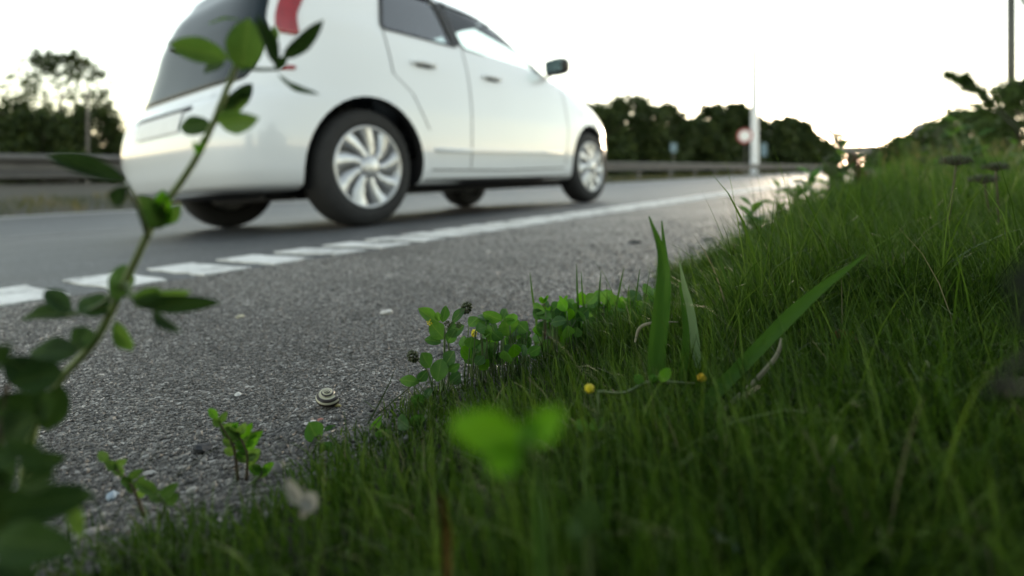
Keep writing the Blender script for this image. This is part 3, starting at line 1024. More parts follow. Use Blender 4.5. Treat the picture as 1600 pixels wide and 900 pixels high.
def patch(name, poly, axis, sgn, off, mat, parent=None, rings=6, seg=5, thick=0.0, smooth=True):
    """skin piece: outline resampled, filled in rings, dropped on to the body surface. axis 'y': poly in (x,z), seen from side sgn;
    axis 'x': poly in (y,z), seen from front (sgn 1) or rear (sgn -1)"""
    pts = []
    k = len(poly)
    for i in range(k):
        a, b = Vector(poly[i]), Vector(poly[(i + 1) % k])
        m = max(1, int((b - a).length / 0.03))
        for j in range(m): pts.append(a + (b - a) * j / m)
    c = sum(pts, Vector((0, 0))) / len(pts)
    def drop(q):
        if axis == 'y': o, d = Vector((q.x, sgn * 1.5, q.y)), Vector((0, -sgn, 0))
        else: o, d = Vector((sgn * 5 + (1.5 if sgn > 0 else 0), q.x, q.y)), Vector((-sgn, 0, 0))
        h, nn, _, _ = outer_bvh.ray_cast(o, d)
        if h is None:
            h, nn, _, _ = outer_bvh.find_nearest(o + d * (1.5 if axis == 'y' else 5))
        if nn.dot(d) > 0: nn = -nn
        return h, nn
    V, F = [], []
    m = len(pts)
    V2 = []
    for r in range(rings):
        t = 1 - r / rings
        for p in pts:
            h, nn = drop(c + (p - c) * t)
            V.append(h + nn * off); V2.append(h + nn * (off - thick))
    h, nn = drop(c)
    V.append(h + nn * off); V2.append(h + nn * (off - thick))
    for r in range(rings - 1):
        for i in range(m):
            j = (i + 1) % m
            F.append((r * m + i, r * m + j, (r + 1) * m + j, (r + 1) * m + i))
    for i in range(m):
        F.append(((rings - 1) * m + i, (rings - 1) * m + (i + 1) % m, rings * m))
    if thick:
        base = len(V)
        for i in range(m): F.append((i, base + i, base + (i + 1) % m, (i + 1) % m))
        V = V + V2[:m]
    me = mk_mesh(name, V, F, mat, smooth=smooth)
    bm = bmesh.new(); bm.from_mesh(me); bmesh.ops.recalc_face_normals(bm, faces=bm.faces); bm.to_mesh(me); bm.free()
    return link(name, me, parent or car, CM)

def grow(poly, d):
    c = sum((Vector(p) for p in poly), Vector((0, 0))) / len(poly)
    return [tuple(Vector(p) + (Vector(p) - c).normalized() * d) for p in poly]

for sgn in (-1, 1):
    patch('rear_side_window', grow(W_REAR, 0.012), 'y', sgn, -0.010, M_TINT)
    patch('front_side_window', grow(W_FRONT, 0.012), 'y', sgn, -0.010, M_GLASS)
    for poly in (W_REAR, W_FRONT):
        # dark rubber frame round the pane: a ring between the outline and the outline grown by 16 mm
        ring = []
        for q in (grow(poly, 0.001), grow(poly, 0.034)):
            for (x, z) in q:
                h, nn, _, _ = outer_bvh.ray_cast(Vector((x, sgn * 1.5, z)), Vector((0, -sgn, 0)))
                if h is None: h = outer_bvh.find_nearest(Vector((x, sgn * 0.7, z)))[0]
                ring.append(h + Vector((0, sgn * 0.004, 0.001)))
        kk = len(poly)
        link('window_frame', mk_mesh('window_frame', ring, [(i, (i + 1) % kk, kk + (i + 1) % kk, kk + i) for i in range(kk)], M_BLACK), car, CM)
    # black pillar between the windows
    patch('pillar_trim', [(1.305, 1.095), (1.38, 1.095), (1.33, 1.395), (1.255, 1.39)], 'y', sgn, 0.004, M_BLACK, thick=0.006)
patch('windscreen', grow(W_SHIELD, 0.012), 'x', 1, -0.010, M_GLASS)
tg = patch('tailgate_glass', rounded([(-0.60, 0.735), (0.60, 0.735), (0.63, 0.95), (0.52, 1.385), (-0.52, 1.385), (-0.63, 0.95)], 0.05), 'x', -1, 0.006, M_GLOSSBLACK, rings=10, thick=0.01)
# wiper on the tailgate
V, F = tube([(0.062, -0.02, 1.02), (0.075, 0.30, 1.06)], 0.012, 6)
link('rear_wiper', mk_mesh('rear_wiper', V, F, M_BLACK), tg, CM)
# number plate in the bumper recess
patch('plate_recess', rounded([(-0.33, 0.612), (0.33, 0.612), (0.31, 0.640), (-0.31, 0.640)], 0.008), 'x', -1, 0.003, M_BLACK, thick=0.005)
patch('number_plate', [(-0.26, 0.515), (0.26, 0.515), (0.26, 0.61), (-0.26, 0.61)], 'x', -1, 0.010, M_SIGNWHITE, rings=3, thick=0.004, smooth=False)
for sgn in (-1, 1):
    # tail lights wrap round the rear corner: seen from the rear and from the side
    tl = patch('tail_light', rounded([(sgn * 0.66, 0.97), (sgn * 0.728, 0.95), (sgn * 0.665, 1.22), (sgn * 0.605, 1.22)], 0.02), 'x', -1, 0.008, M_TAIL, thick=0.01)
    patch('lower_lens', rounded([(sgn * 0.715, 0.775), (sgn * 0.748, 0.775), (sgn * 0.748, 0.795), (sgn * 0.715, 0.795)], 0.006), 'x', -1, 0.008, M_TAIL, parent=tl, rings=2, thick=0.01)
    hl = patch('headlight', rounded([(3.06, 0.67), (3.30, 0.58), (3.44, 0.58), (3.40, 0.70), (3.16, 0.775)], 0.03), 'y', sgn, 0.006, M_CLEAR, thick=0.01)
    patch('indicator', rounded([(3.46, 0.50), (3.53, 0.47), (3.53, 0.56), (3.45, 0.60)], 0.01), 'y', sgn, 0.006, M_AMBER, thick=0.01)
    # door seams, handles, lower crease moulding
    for nm, line in (('door_seam', [(1.345, 0.30), (1.36, 0.70), (1.355, 1.07)]), ('door_seam', [(2.50, 0.33), (2.56, 0.60), (2.52, 0.98)]),
                     ('door_seam', [(0.98, 0.52), (0.86, 0.72), (0.73, 0.82), (0.71, 1.07)]), ('door_seam', [(1.0, 0.29), (1.7, 0.285), (2.49, 0.30)])):
        poly = [(x - 0.004, z) for (x, z) in line] + [(x + 0.004, z) for (x, z) in reversed(line)] if abs(line[0][0] - line[-1][0]) < 0.5 else [(x, z - 0.004) for (x, z) in line] + [(x, z + 0.004) for (x, z) in reversed(line)]
        pp, FF = [], []
        half = len(line)
        # ladder strip along the seam
        for a, b2 in zip(poly[:half], list(reversed(poly[half:]))):
            pp.append((a, b2))
        V, F = [], []
        dense = []
        for i in range(half - 1):
            for j in range(8):
                t = j / 8
                dense.append((Vector(pp[i][0]).lerp(Vector(pp[i + 1][0]), t), Vector(pp[i][1]).lerp(Vector(pp[i + 1][1]), t)))
        dense.append((Vector(pp[-1][0]), Vector(pp[-1][1])))
        for a, b2 in dense:
            for q in (a, b2):
                h, nn, _, _ = outer_bvh.ray_cast(Vector((q.x, sgn * 1.5, q.y)), Vector((0, -sgn, 0)))
                V.append(h + Vector((0, sgn, 0)) * 0.0015)
        for i in range(len(dense) - 1): F.append((2 * i, 2 * i + 1, 2 * i + 3, 2 * i + 2))
        link(nm, mk_mesh(nm, V, F, M_BLACK), car, CM)
    for hx in (0.97, 1.60):
        h, nn, _, _ = outer_bvh.ray_cast(Vector((hx, sgn * 1.5, 0.905)), Vector((0, -sgn, 0)))
        hp = [h + Vector((-0.09, sgn * 0.002, 0)), h + Vector((-0.06, sgn * 0.028, 0.004)), h + Vector((0.06, sgn * 0.028, 0.004)), h + Vector((0.09, sgn * 0.002, 0))]
        V, F = tube(spline(hp, 4), 0.013, 8)
        hd = link('door_handle', mk_mesh('door_handle', V, F, M_WHITE, smooth=True), car, CM)
        patch('handle_recess', rounded([(hx - 0.06, 0.885), (hx + 0.06, 0.885), (hx + 0.06, 0.92), (hx - 0.06, 0.92)], 0.012), 'y', sgn, 0.002, M_BLACK, parent=hd, rings=2, thick=0.002)
    patch('side_moulding', [(1.02, 0.395), (2.46, 0.405), (2.46, 0.425), (1.02, 0.42)], 'y', sgn, 0.010, M_WHITE, rings=2, thick=0.02)
    patch('sill', [(0.96, 0.19), (2.60, 0.19), (2.60, 0.238), (0.96, 0.238)], 'y', sgn, 0.005, M_BLACK, rings=2, thick=0.01)
    patch('mirror_base', [(2.30, 1.035), (2.47, 1.035), (2.42, 1.085), (2.28, 1.15)], 'y', sgn, 0.006, M_BLACK, rings=3, thick=0.008)
    # mirror: dark housing on a stalk with a small glass
    mc = Vector((2.37, sgn * 0.875, 1.09))
    V, F = [], []
    for i in range(9):
        ph = math.pi * i / 8
        for j in range(16):
            a = 2 * math.pi * j / 16
            V.append(mc + Vector((0.05 * math.cos(ph) + (0.02 if i < 4 else 0), 0.105 * abs(math.sin(ph)) ** 0.6 * math.copysign(abs(math.cos(a)) ** 0.6, math.cos(a)),
                                  0.068 * abs(math.sin(ph)) ** 0.6 * math.copysign(abs(math.sin(a)) ** 0.6, math.sin(a)))))
    for i in range(8):
        for j in range(16):
            F.append((i * 16 + j, i * 16 + (j + 1) % 16, (i + 1) * 16 + (j + 1) % 16, (i + 1) * 16 + j))
    s2 = tube([Vector((2.42, sgn * 0.765, 1.045)), mc + Vector((0.01, -sgn * 0.06, -0.03))], 0.025, 8)
    mr_ = link('wing_mirror', mk_mesh('wing_mirror', *join((V, F), s2), M_BLACK, smooth=True), car, CM)
    V, F = box(mc.x - 0.056, mc.x - 0.052, mc.y - 0.075, mc.y + 0.075, mc.z - 0.045, mc.z + 0.045)
    link('mirror_glass', mk_mesh('mirror_glass', V, F, plain('mirror_glass', (0.45, 0.62, 0.60), 0.05, metal=0.9, noise=0.02)), mr_, CM)
patch('bonnet_seam', [(-0.6, 0.765), (0.6, 0.765), (0.6, 0.771), (-0.6, 0.771)], 'x', 1, 0.002, M_BLACK, rings=2)
patch('front_grille', rounded([(-0.50, 0.28), (0.50, 0.28), (0.46, 0.42), (-0.46, 0.42)], 0.03), 'x', 1, 0.004, M_BLACK, thick=0.006)
# cabin
def seat(x, y, w):
    b1 = box(x - 0.02, x + 0.48, y - w / 2, y + w / 2, 0.42, 0.56)
    b2 = box(0, 0.12, y - w / 2, y + w / 2, 0, 0.62)
    rot = Matrix.Translation((x - 0.02, 0, 0.55)) @ Matrix.Rotation(R(-14), 4, 'Y')
    b2 = ([rot @ p for p in b2[0]], b2[1])
    return join(b1, b2)
def cabin_part(name, VF, mat, bev=0.03, parent=None):
    me = mk_mesh(name, *VF, mat)
    bm = bmesh.new(); bm.from_mesh(me)
    bmesh.ops.bevel(bm, geom=list(bm.edges), offset=bev, segments=3, affect='EDGES')
    bm.to_mesh(me); bm.free()
    return link(name, me, parent or car, CM)
for y in (-0.35, 0.35):
    st = cabin_part('front_seat', seat(1.42, y, 0.46), M_FABRIC)
    V, F = box(1.24, 1.33, y - 0.13, y + 0.13, 1.16, 1.34)
    cabin_part('headrest', (V, F), M_FABRIC, 0.03, st)
cabin_part('rear_bench', seat(0.62, 0, 1.14), M_FABRIC)
cabin_part('dashboard', box(2.15, 2.50, -0.68, 0.68, 0.62, 0.98), M_BLACK, 0.05)
cabin_part('cabin_floor', box(0.45, 2.6, -0.66, 0.66, 0.385, 0.405), M_BLACK, 0.004)
V, F = [], []
for i in range(28):
    a = 2 * math.pi * i / 28
    V.append(Vector((2.02 - 0.08 * math.sin(a), 0.35 + 0.18 * math.cos(a), 0.95 + 0.165 * math.sin(a))))
V, F = tube(V + [V[0]], 0.014, 6, cap=False)
link('steering_wheel', mk_mesh('steering_wheel', V, F, M_BLACK, smooth=True), car, CM)
V, F = join(box(0.35, 3.25, -0.46, 0.46, 0.16, 0.30), tube([(0.2, -0.4, 0.2), (0.9, -0.4, 0.2)], 0.03, 8))
link('underbody', mk_mesh('underbody', V, F, M_BLACK), car, CM)
# wheels
TYRE = mk_mesh('tyre', *lathe([(0.205, -0.085), (0.24, -0.094), (0.285, -0.088), (0.303, -0.07), (0.31, -0.03), (0.31, 0.03), (0.303, 0.07), (0.285, 0.088), (0.24, 0.094), (0.205, 0.085), (0.20, 0.06), (0.20, -0.06), (0.205, -0.085)], 48), M_RUBBER, smooth=True)
rv, rf = lathe([(0.218, 0.080), (0.216, 0.092), (0.205, 0.094), (0.198, 0.084), (0.195, 0.058), (0.06, 0.048), (0.001, 0.048)], 48)
rv2, rf2 = lathe([(0.001, -0.05), (0.19, -0.05), (0.20, 0.05)], 32)
me_rim = mk_mesh('wheel', *join((rv, rf), (rv2, rf2)), [M_RIM, M_RIMDARK], smooth=True)
mi = []
for p in me_rim.polygons:
    c = p.center
    mi.append(1 if (math.hypot(c.x, c.y) < 0.196 and c.z < 0.07) else 0)
me_rim.polygons.foreach_set('material_index', mi)
def spokes():
    V, F = [], []
    for k in range(9):
        a0 = 2 * math.pi * k / 9
        pr = []
        for (r, w, z, tw) in ((0.045, 0.040, 0.094, 0.0), (0.10, 0.054, 0.093, 0.10), (0.15, 0.076, 0.088, 0.22), (0.203, 0.100, 0.088, 0.36)):
            a = a0 + tw
            c, s = math.cos(a), math.sin(a)
            o = len(V)
            for (dw, dz) in ((-0.5, -0.014), (-0.36, 0.0), (0.36, 0.0), (0.5, -0.014)):
                V.append(Vector((r * c - s * w * dw, r * s + c * w * dw, z + dz)))
            pr.append(o)
        for i in range(3):
            for j in range(3):
                F.append((pr[i] + j, pr[i] + j + 1, pr[i + 1] + j + 1, pr[i + 1] + j))
    return V, F
SPOKE = mk_mesh('wheel_cover', *spokes(), M_RIM, smooth=True)
CAP = mk_mesh('hub_cap', *lathe([(0.06, 0.085), (0.058, 0.100), (0.045, 0.108), (0.001, 0.110)], 24), M_RIM, smooth=True)
for ax in (AXR, AXF):
    for sgn in (-1, 1):
        Mx = CM @ Matrix.Translation((ax, sgn * 0.705, WR)) @ Matrix.Rotation(R(-90 * sgn), 4, 'X') @ Matrix.Rotation(ax, 4, 'Z')
        w = link('wheel', me_rim, car, Mx)
        link('tyre', TYRE, w, Mx)
        link('wheel_cover', SPOKE, w, Mx)
        link('hub_cap', CAP, w, Mx)
# ------------------------------------------------------------------ leaves and plants
def leaf_mesh(name, mat, kind='oval', fold=0.18, curl=0.15, n=9):
    """leaf of length 1 along +y from its base at the origin, half width 0.5 at scale 1 (scaled per leaf), folded on its midrib"""
    V, F = [], []
    rows = []
    for i in range(n + 1):
        t = i / n
        if kind == 'round':      # rounded leaflet, widest past the middle
            w = 0.5 * math.sin(math.pi * min(1, t ** 0.72)) ** 0.55 if 0 < t < 1 else 0.0
            w *= 0.55 + 0.45 * min(1, t * 1.6)
        elif kind == 'oval':
            w = 0.5 * math.sin(math.pi * t ** 0.92) ** 0.55 if 0 < t < 1 else 0.0
        else:                    # long pointed leaf
            w = 0.5 * (math.sin(math.pi * t ** 0.7) ** 0.9 if 0 < t < 1 else 0.0)
        z0 = -curl * t * t + curl * 0.3 * t
        row = []
        if w == 0:
            row = [len(V)]; V.append((0, t, z0))
        else:
            for k in (-1, -0.5, 0, 0.5, 1):
                row.append(len(V)); V.append((k * w, t - (0.03 * abs(k) * (1 if t > 0.5 else -1)), z0 + fold * abs(k) * w + 0.02 * math.sin(9 * t + 3 * k)))
        rows.append(row)
    for a, b in zip(rows[:-1], rows[1:]):
        if len(a) == 1:
            for j in range(4): F.append((a[0], b[j + 1], b[j]))
        elif len(b) == 1:
            for j in range(4): F.append((a[j], a[j + 1], b[0]))
        else:
            for j in range(4): F.append((a[j], a[j + 1], b[j + 1], b[j]))
    return mk_mesh(name, V, F, mat, smooth=True)

M_CLOVER = leaf_mat('clover_leaf', [(0.0, (0.030, 0.090, 0.024)), (0.5, (0.055, 0.150, 0.030)), (1.0, (0.10, 0.23, 0.04))], 0.36, spec=0.25, attr=False, veins=0.35)
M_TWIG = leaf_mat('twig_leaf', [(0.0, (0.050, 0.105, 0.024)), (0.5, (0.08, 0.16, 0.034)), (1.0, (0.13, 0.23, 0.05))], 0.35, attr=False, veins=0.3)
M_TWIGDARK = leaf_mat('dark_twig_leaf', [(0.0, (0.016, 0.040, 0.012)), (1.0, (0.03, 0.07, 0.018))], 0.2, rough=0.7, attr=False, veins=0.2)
M_BRIGHT = leaf_mat('young_leaf', [(0.0, (0.075, 0.22, 0.022)), (1.0, (0.11, 0.28, 0.028))], 0.42, attr=False, veins=0.2)
M_STEM = plain('green_stem', (0.09, 0.14, 0.045), 0.6, noise=0.3, scale=60)
M_STEMBROWN = plain('brown_stem', (0.08, 0.06, 0.035), 0.7, noise=0.3, scale=60)
M_YELLOW = plain('yellow_flower', (0.78, 0.66, 0.02), 0.6, noise=0.25, scale=400)
M_ORANGEF = plain('orange_yellow_flower', (0.80, 0.52, 0.02), 0.6, noise=0.25, scale=400)
M_SEED = plain('seed_pod', (0.06, 0.075, 0.030), 0.7, noise=0.5, scale=300)
M_STRAW = plain('dry_straw', (0.30, 0.28, 0.19), 0.7, noise=0.3, scale=60)
M_BLADE = leaf_mat('broad_blade', [(0.0, (0.032, 0.085, 0.016)), (1.0, (0.050, 0.115, 0.022))], 0.35, attr=False)

def two_sided(mats_kinds): pass
LM = {}
def lm(kind, mat, var=0):
    key = (kind, mat.name, var)
    if key not in LM:
        LM[key] = leaf_mesh('leaf', mat, kind, fold=(0.16, 0.30, 0.06)[var % 3], curl=(0.16, -0.12, 0.30)[var % 3])
    return LM[key]

def leaf(parent, base, tip, width, mat, kind='oval', face=None, roll=0.0, var=None, name='leaf'):
    base, tip = Vector(base), Vector(tip)
    ax = tip - base
    L = ax.length
    y = ax.normalized()
    f = Vector(face) if face is not None else (cam_o.location - base)
    z = (f - y * f.dot(y))
    if z.length < 1e-5: z = Vector((0, 0, 1)) - y * y.z
    z.normalize()
    z = Matrix.Rotation(roll, 3, y) @ z
    x = y.cross(z)
    M = Matrix(((x.x * width, y.x * L, z.x * L, base.x), (x.y * width, y.y * L, z.y * L, base.y), (x.z * width, y.z * L, z.z * L, base.z), (0, 0, 0, 1)))
    return link(name, lm(kind, mat, random.randrange(3) if var is None else var), parent, M)

def stem(parent, pts, r0, r1, mat=M_STEM, name='stem', n=5, sides=6):
    sp = spline(pts, n)
    k = len(sp)
    V, F = tube(sp, [r0 + (r1 - r0) * i / (k - 1) for i in range(k)], sides)
    return link(name, mk_mesh(name, V, F, mat, smooth=True), parent, Matrix.Identity(4))

def berry_head(parent, c, r, count, mat, name, br=0.38, squash=1.25, axis=(0, 0, 1)):
    """cluster of small pods or florets"""
    V, F = [], []
    base_v = [Vector(p) for p in ((1, 0, 0), (0, 1, 0), (-1, 0, 0), (0, -1, 0), (0, 0, 1), (0, 0, -1))]
    fs = [(0, 1, 4), (1, 2, 4), (2, 3, 4), (3, 0, 4), (1, 0, 5), (2, 1, 5), (3, 2, 5), (0, 3, 5)]
    q = Vector((0, 0, 1)).rotation_difference(Vector(axis))
    for i in range(count):
        ph = math.acos(1 - 2 * (i + 0.5) / count); th = 2.399963 * i
        d = Vector((math.sin(ph) * math.cos(th), math.sin(ph) * math.sin(th), math.cos(ph) * squash))
        p = Vector(c) + q @ d * r * 0.75
        o = len(V)
        rr = r * br * random.uniform(0.8, 1.2)
        rot = Matrix.Rotation(random.uniform(0, 3), 3, 'Z') @ Matrix.Rotation(random.uniform(0, 3), 3, 'X')
        V += [p + rot @ (b * rr) for b in base_v]
        F += [tuple(j + o for j in f) for f in fs]
    return link(name, mk_mesh(name, V, F, mat, smooth=True), parent, Matrix.Identity(4))

def Pz(u, v, Z): return pix(u, v, Z)

# ---- in-focus medick at the edge of the asphalt (left of the clump)
def ground_under(p):
    s, n = sn(p.x, p.y)
    return Vector((p.x, p.y, gz(n)))

med = empty('medick_plant', ground_under(pix(690, 650, 0.40)), 'tall clover-like medick sprig with dark seed heads above the bare asphalt', 'plant', 'medick plants along the asphalt edge')
Zm = 0.405
b0 = ground_under(pix(692, 660, 0.395))
top = Pz(695, 512, Zm)
stem(med, [b0, Pz(690, 600, Zm), Pz(694, 555, Zm), top], 0.0011, 0.0007)
stem(med, [b0, Pz(700, 600, Zm), Pz(702, 560, Zm), Pz(699, 512, Zm)], 0.0009, 0.0006)
def mleaf(par, u0, v0, u1, v1, wpx, Z, mat=M_CLOVER, kind='round', dz=0.0, roll=0.0, var=None):
    a, b = Pz(u0, v0, Z), Pz(u1, v1, Z + dz)
    return leaf(par, a, a + (b - a) * 1.2, 1.35 * wpx / FPX * Z, mat, kind, None, roll, var)
for a in ((686, 504, 658, 486, 17, 0.3), (687, 502, 684, 489, 10, -0.3), (691, 504, 697, 482, 14, 0.5), (706, 504, 722, 485, 13, -0.5), (694, 530, 676, 508, 22, 0.2), (690, 535, 668, 530, 14, 0.4),
          (699, 536, 708, 520, 16, -0.2), (703, 525, 720, 511, 17, -0.5), (700, 518, 712, 505, 12, 0.7)):
    mleaf(med, *a[:5], Zm, roll=a[5], dz=random.uniform(-0.006, 0.006))
stem(med, [Pz(700, 512, Zm), Pz(712, 496, Zm), Pz(722, 488, Zm)], 0.0006, 0.0004, name='flower_stalk')
berry_head(med, Pz(729, 481, Zm), 0.0042, 26, M_SEED, 'seed_head', axis=(0.5, 0, 1))
for (u, v) in ((671, 504), (699, 506), (716, 508)):
    berry_head(med, Pz(u, v, Zm - 0.003), 0.0022, 12, M_YELLOW if u == 671 else M_SEED, 'flower')
med2 = empty('medick_plant', ground_under(pix(670, 655, 0.39)), 'low medick sprig of round leaves left of the tall sprig, near the snail', 'plant', 'medick plants along the asphalt edge')
Z2 = 0.39
c2 = ground_under(pix(680, 664, 0.385))
for a in ((672, 575, 660, 555, 20, 0.4), (668, 578, 656, 592, 15, -0.3), (655, 598, 630, 593, 15, 0.2), (696, 572, 706, 553, 20, -0.4), (700, 580, 714, 572, 12, 0.3), (702, 598, 718, 585, 19, 0.2),
          (665, 632, 645, 621, 18, -0.1), (690, 560, 684, 590, 24, 0.1), (676, 606, 664, 620, 14, 0.8)):
    mleaf(med2, *a[:5], Z2, roll=a[5], dz=random.uniform(-0.008, 0.008))
stem(med2, [c2, Pz(678, 620, Z2), Pz(668, 580, Z2), Pz(652, 562, Z2)], 0.0008, 0.0005)
stem(med2, [c2, Pz(690, 610, Z2), Pz(698, 578, Z2)], 0.0008, 0.0005)
stem(med2, [c2, Pz(668, 640, Z2), Pz(656, 630, Z2)], 0.0006, 0.0004)
stem(med2, [c2, Pz(700, 615, Z2), Pz(708, 596, Z2)], 0.0006, 0.0004)
berry_head(med2, Pz(645, 557, Z2), 0.0040, 24, M_SEED, 'seed_head', axis=(-0.6, 0, 1))

# ---- the clump of round clover-like leaves along the edge
GY = lambda u: 545 - (u - 740) * 0.20
clump_spec = [
    ('medick_plant', 'clump of round clover-like leaves right of the tall sprig, with one yellow flower', 0.44,
     [(752, 552, 734, 538, 24), (745, 545, 762, 537, 20), (785, 500, 760, 492, 18), (783, 504, 793, 486, 20), (795, 525, 790, 500, 32), (800, 530, 820, 508, 24), (768, 525, 758, 508, 20), (778, 540, 764, 530, 20), (800, 545, 786, 532, 22), (812, 545, 828, 530, 20), (735, 560, 722, 545, 20), (770, 560, 750, 556, 22), (806, 560, 795, 545, 20), (775, 512, 762, 520, 22)]),
    ('medick_plant', 'clump of round clover-like leaves in the middle of the asphalt edge', 0.50,
     [(862, 498, 844, 488, 15), (856, 520, 838, 514, 18), (892, 498, 886, 476, 20), (900, 500, 915, 486, 18), (870, 522, 880, 502, 17), (848, 535, 836, 527, 16), (876, 535, 890, 522, 16), (905, 512, 893, 503, 16), (860, 545, 846, 540, 16), (888, 550, 900, 535, 18), (868, 510, 856, 503, 14)]),
    ('medick_plant', 'clump of round clover-like leaves just left of the tall upright blade', 0.56,
     [(938, 472, 924, 466, 16), (942, 474, 952, 456, 19), (956, 482, 970, 470, 16), (930, 488, 918, 474, 18), (948, 494, 948, 474, 22), (985, 492, 996, 468, 20), (1000, 490, 1012, 474, 18), (990, 508, 978, 494, 18), (1005, 510, 1018, 494, 18), (965, 505, 975, 490, 17), (930, 510, 918, 500, 16), (955, 515, 943, 503, 16), (1020, 480, 1030, 464, 15)]),
    ('medick_plant', 'small round-leaved seedling on the asphalt in front of the snail', 0.345,
     [(498, 690, 484, 664, 26), (508, 690, 522, 668, 22), (500, 694, 516, 706, 20)]),
    ('medick_plant', 'round-leaved seedling with pale stalk right of the snail', 0.36,
     [(575, 680, 556, 656, 24), (580, 682, 592, 656, 12), (584, 686, 604, 676, 16), (640, 668, 622, 655, 20), (645, 665, 660, 648, 20), (632, 676, 612, 670, 18), (600, 700, 580, 690, 20)]),
]
for nm, lb, Z, ls in clump_spec:
    us = [l[0] for l in ls]
    g = ground_under(pix(sum(us) / len(us), 0, Z))
    t = empty(nm, g, lb, 'plant', 'medick plants along the asphalt edge')
    rr = random.Random(len(lb))
    for (u0, v0, u1, v1, w) in ls:
        Zl = Z + rr.uniform(-0.025, 0.025)
        mleaf(t, u0, v0, u1, v1, w, Zl, roll=rr.uniform(-0.6, 0.6), dz=rr.uniform(-0.008, 0.010), mat=M_BRIGHT if rr.random() < 0.14 else M_CLOVER)
        bb = ground_under(Pz(u0 + rr.uniform(-15, 15), 0, Zl))
        tp = Pz(u0, v0, Zl)
        stem(t, [bb, (bb + tp) / 2 + Vector((rr.uniform(-0.004, 0.004), 0, 0.004)), tp], 0.0007, 0.0005, name='leaf_stalk', n=3, sides=5)
    if Z in (0.44, 0.50, 0.56):
        for q in range(48):
            u = rr.uniform(min(us) - 8, max(us) + 12); Zl = Z + rr.uniform(-0.03, 0.02)
            v = GY(u) + rr.uniform(-38, 40)
            an = rr.uniform(0.2, 2.9)
            L = rr.uniform(13, 19)
            mleaf(t, u, v, u + L * math.cos(an), v - L * math.sin(an), rr.uniform(15, 20), Zl, roll=rr.uniform(-0.7, 0.7), dz=rr.uniform(-0.008, 0.01), mat=M_BRIGHT if rr.random() < 0.12 else M_CLOVER)
            bb = ground_under(Pz(u + rr.uniform(-10, 10), 0, Zl)); tp = Pz(u, v, Zl)
            stem(t, [bb, (bb + tp) / 2, tp], 0.0007, 0.0005, name='leaf_stalk', n=3, sides=5)
    if Z == 0.44:
        berry_head(t, Pz(741, 521, Z), 0.0027, 22, M_YELLOW, 'flower')
        stem(t, [ground_under(Pz(752, 0, Z)), Pz(748, 545, Z), Pz(742, 524, Z)], 0.0006, 0.0004, name='flower_stalk')
    if Z in (0.50, 0.56):
        for q in range(5):
            u = rr.uniform(min(us), max(us)); v = 500 + rr.uniform(-30, 15)
            tp = Pz(u, v, Z)
            stem(t, [ground_under(tp), tp + Vector((0.002, 0, -0.015)), tp], 0.0006, 0.0004, mat=M_STEMBROWN, name='leaf_stalk', n=3, sides=5)
            for d in (-1, 1):
                leaf(t, tp, tp + Vector((d * 0.004, rr.uniform(-.002, .002), 0.006)), 0.003, M_BRIGHT, 'oval')

# ---- yellow flowers in the grass
for (u, v, Z, mt, lb) in ((921, 607, 0.29, M_YELLOW, 'yellow flower head in the grass below the clover clump'), (1096, 590, 0.31, M_ORANGEF, 'orange yellow flower head at the foot of the broad blade'),
                          (1021, 592, 0.30, M_BRIGHT, 'yellow green bud between the two yellow flower heads')):
    c = Pz(u, v, Z)
    g = ground_under(c)
    t = empty('yellow_flower', g, lb, 'flower', 'small flowers in the verge grass')
    stem(t, [g, (g + c) / 2 + Vector((0.004, 0, 0.002)), c], 0.0007, 0.0005)
    berry_head(t, c, 0.0025, 24, mt, 'flower_head', br=0.42, squash=0.9)
    leaf(t, (g + c) / 2, (g + c) / 2 + Vector((0.008, 0, 0.006)), 0.006, M_CLOVER, 'oval')
    leaf(t, (g + c) / 2, (g + c) / 2 + Vector((-0.008, 0, 0.004)), 0.006, M_CLOVER, 'oval')
# thin runner between the flowers
t = empty('creeping_stalk', ground_under(Pz(1000, 0, 0.3)), 'pale creeping stalk running between the yellow flowers', 'plant stalk')
stem(t, [Pz(935, 612, 0.29), Pz(975, 614, 0.295), Pz(1005, 600, 0.30), Pz(1030, 596, 0.30), Pz(1085, 600, 0.31)], 0.0008, 0.0006)
stem(t, [ground_under(Pz(935, 0, 0.29)), Pz(935, 612, 0.29)], 0.0008, 0.0007, name='root_stalk')
leaf(t, Pz(1005, 600, 0.30), Pz(990, 585, 0.30), 0.006, M_CLOVER, 'round')
leaf(t, Pz(1030, 596, 0.30), Pz(1048, 575, 0.30), 0.006, M_BRIGHT, 'oval')

# ---- broad blades that stand out of the grass
def blade(name, pts, wpx, Zs, label, mat, fold=0.25, thick=None, cat='grass blade'):
    """long grass leaf through pixel points at given depths, with a folded midrib"""
    P3 = [Pz(u, v, z) for (u, v), z in zip(pts, Zs)]
    sp = spline(P3, 6)
    k = len(sp)
    V, F = [], []
    for i, p in enumerate(sp):
        t = i / (k - 1)
        d = (sp[min(i + 1, k - 1)] - sp[max(i - 1, 0)]).normalized()
        toc = (cam_o.location - p).normalized()
        sd = d.cross(toc).normalized()
        nn = sd.cross(d).normalized()
        w = (np.interp(t, [0, 0.3, 0.7, 1], [wpx[0], wpx[1], wpx[2], wpx[3]])) / FPX * p.y / 2
        V += [p - sd * w + nn * w * fold, p - sd * w * 0.5 + nn * w * fold * 0.4, p, p + sd * w * 0.5 + nn * w * fold * 0.4, p + sd * w + nn * w * fold]
    for i in range(k - 1):
        for j in range(4): F.append((i * 5 + j, i * 5 + j + 1, (i + 1) * 5 + j + 1, (i + 1) * 5 + j))
    o = link(name, mk_mesh(name, V, F, mat, smooth=True))
    if mat.name == 'broad_blade': pass
    return tag(o, label, cat)
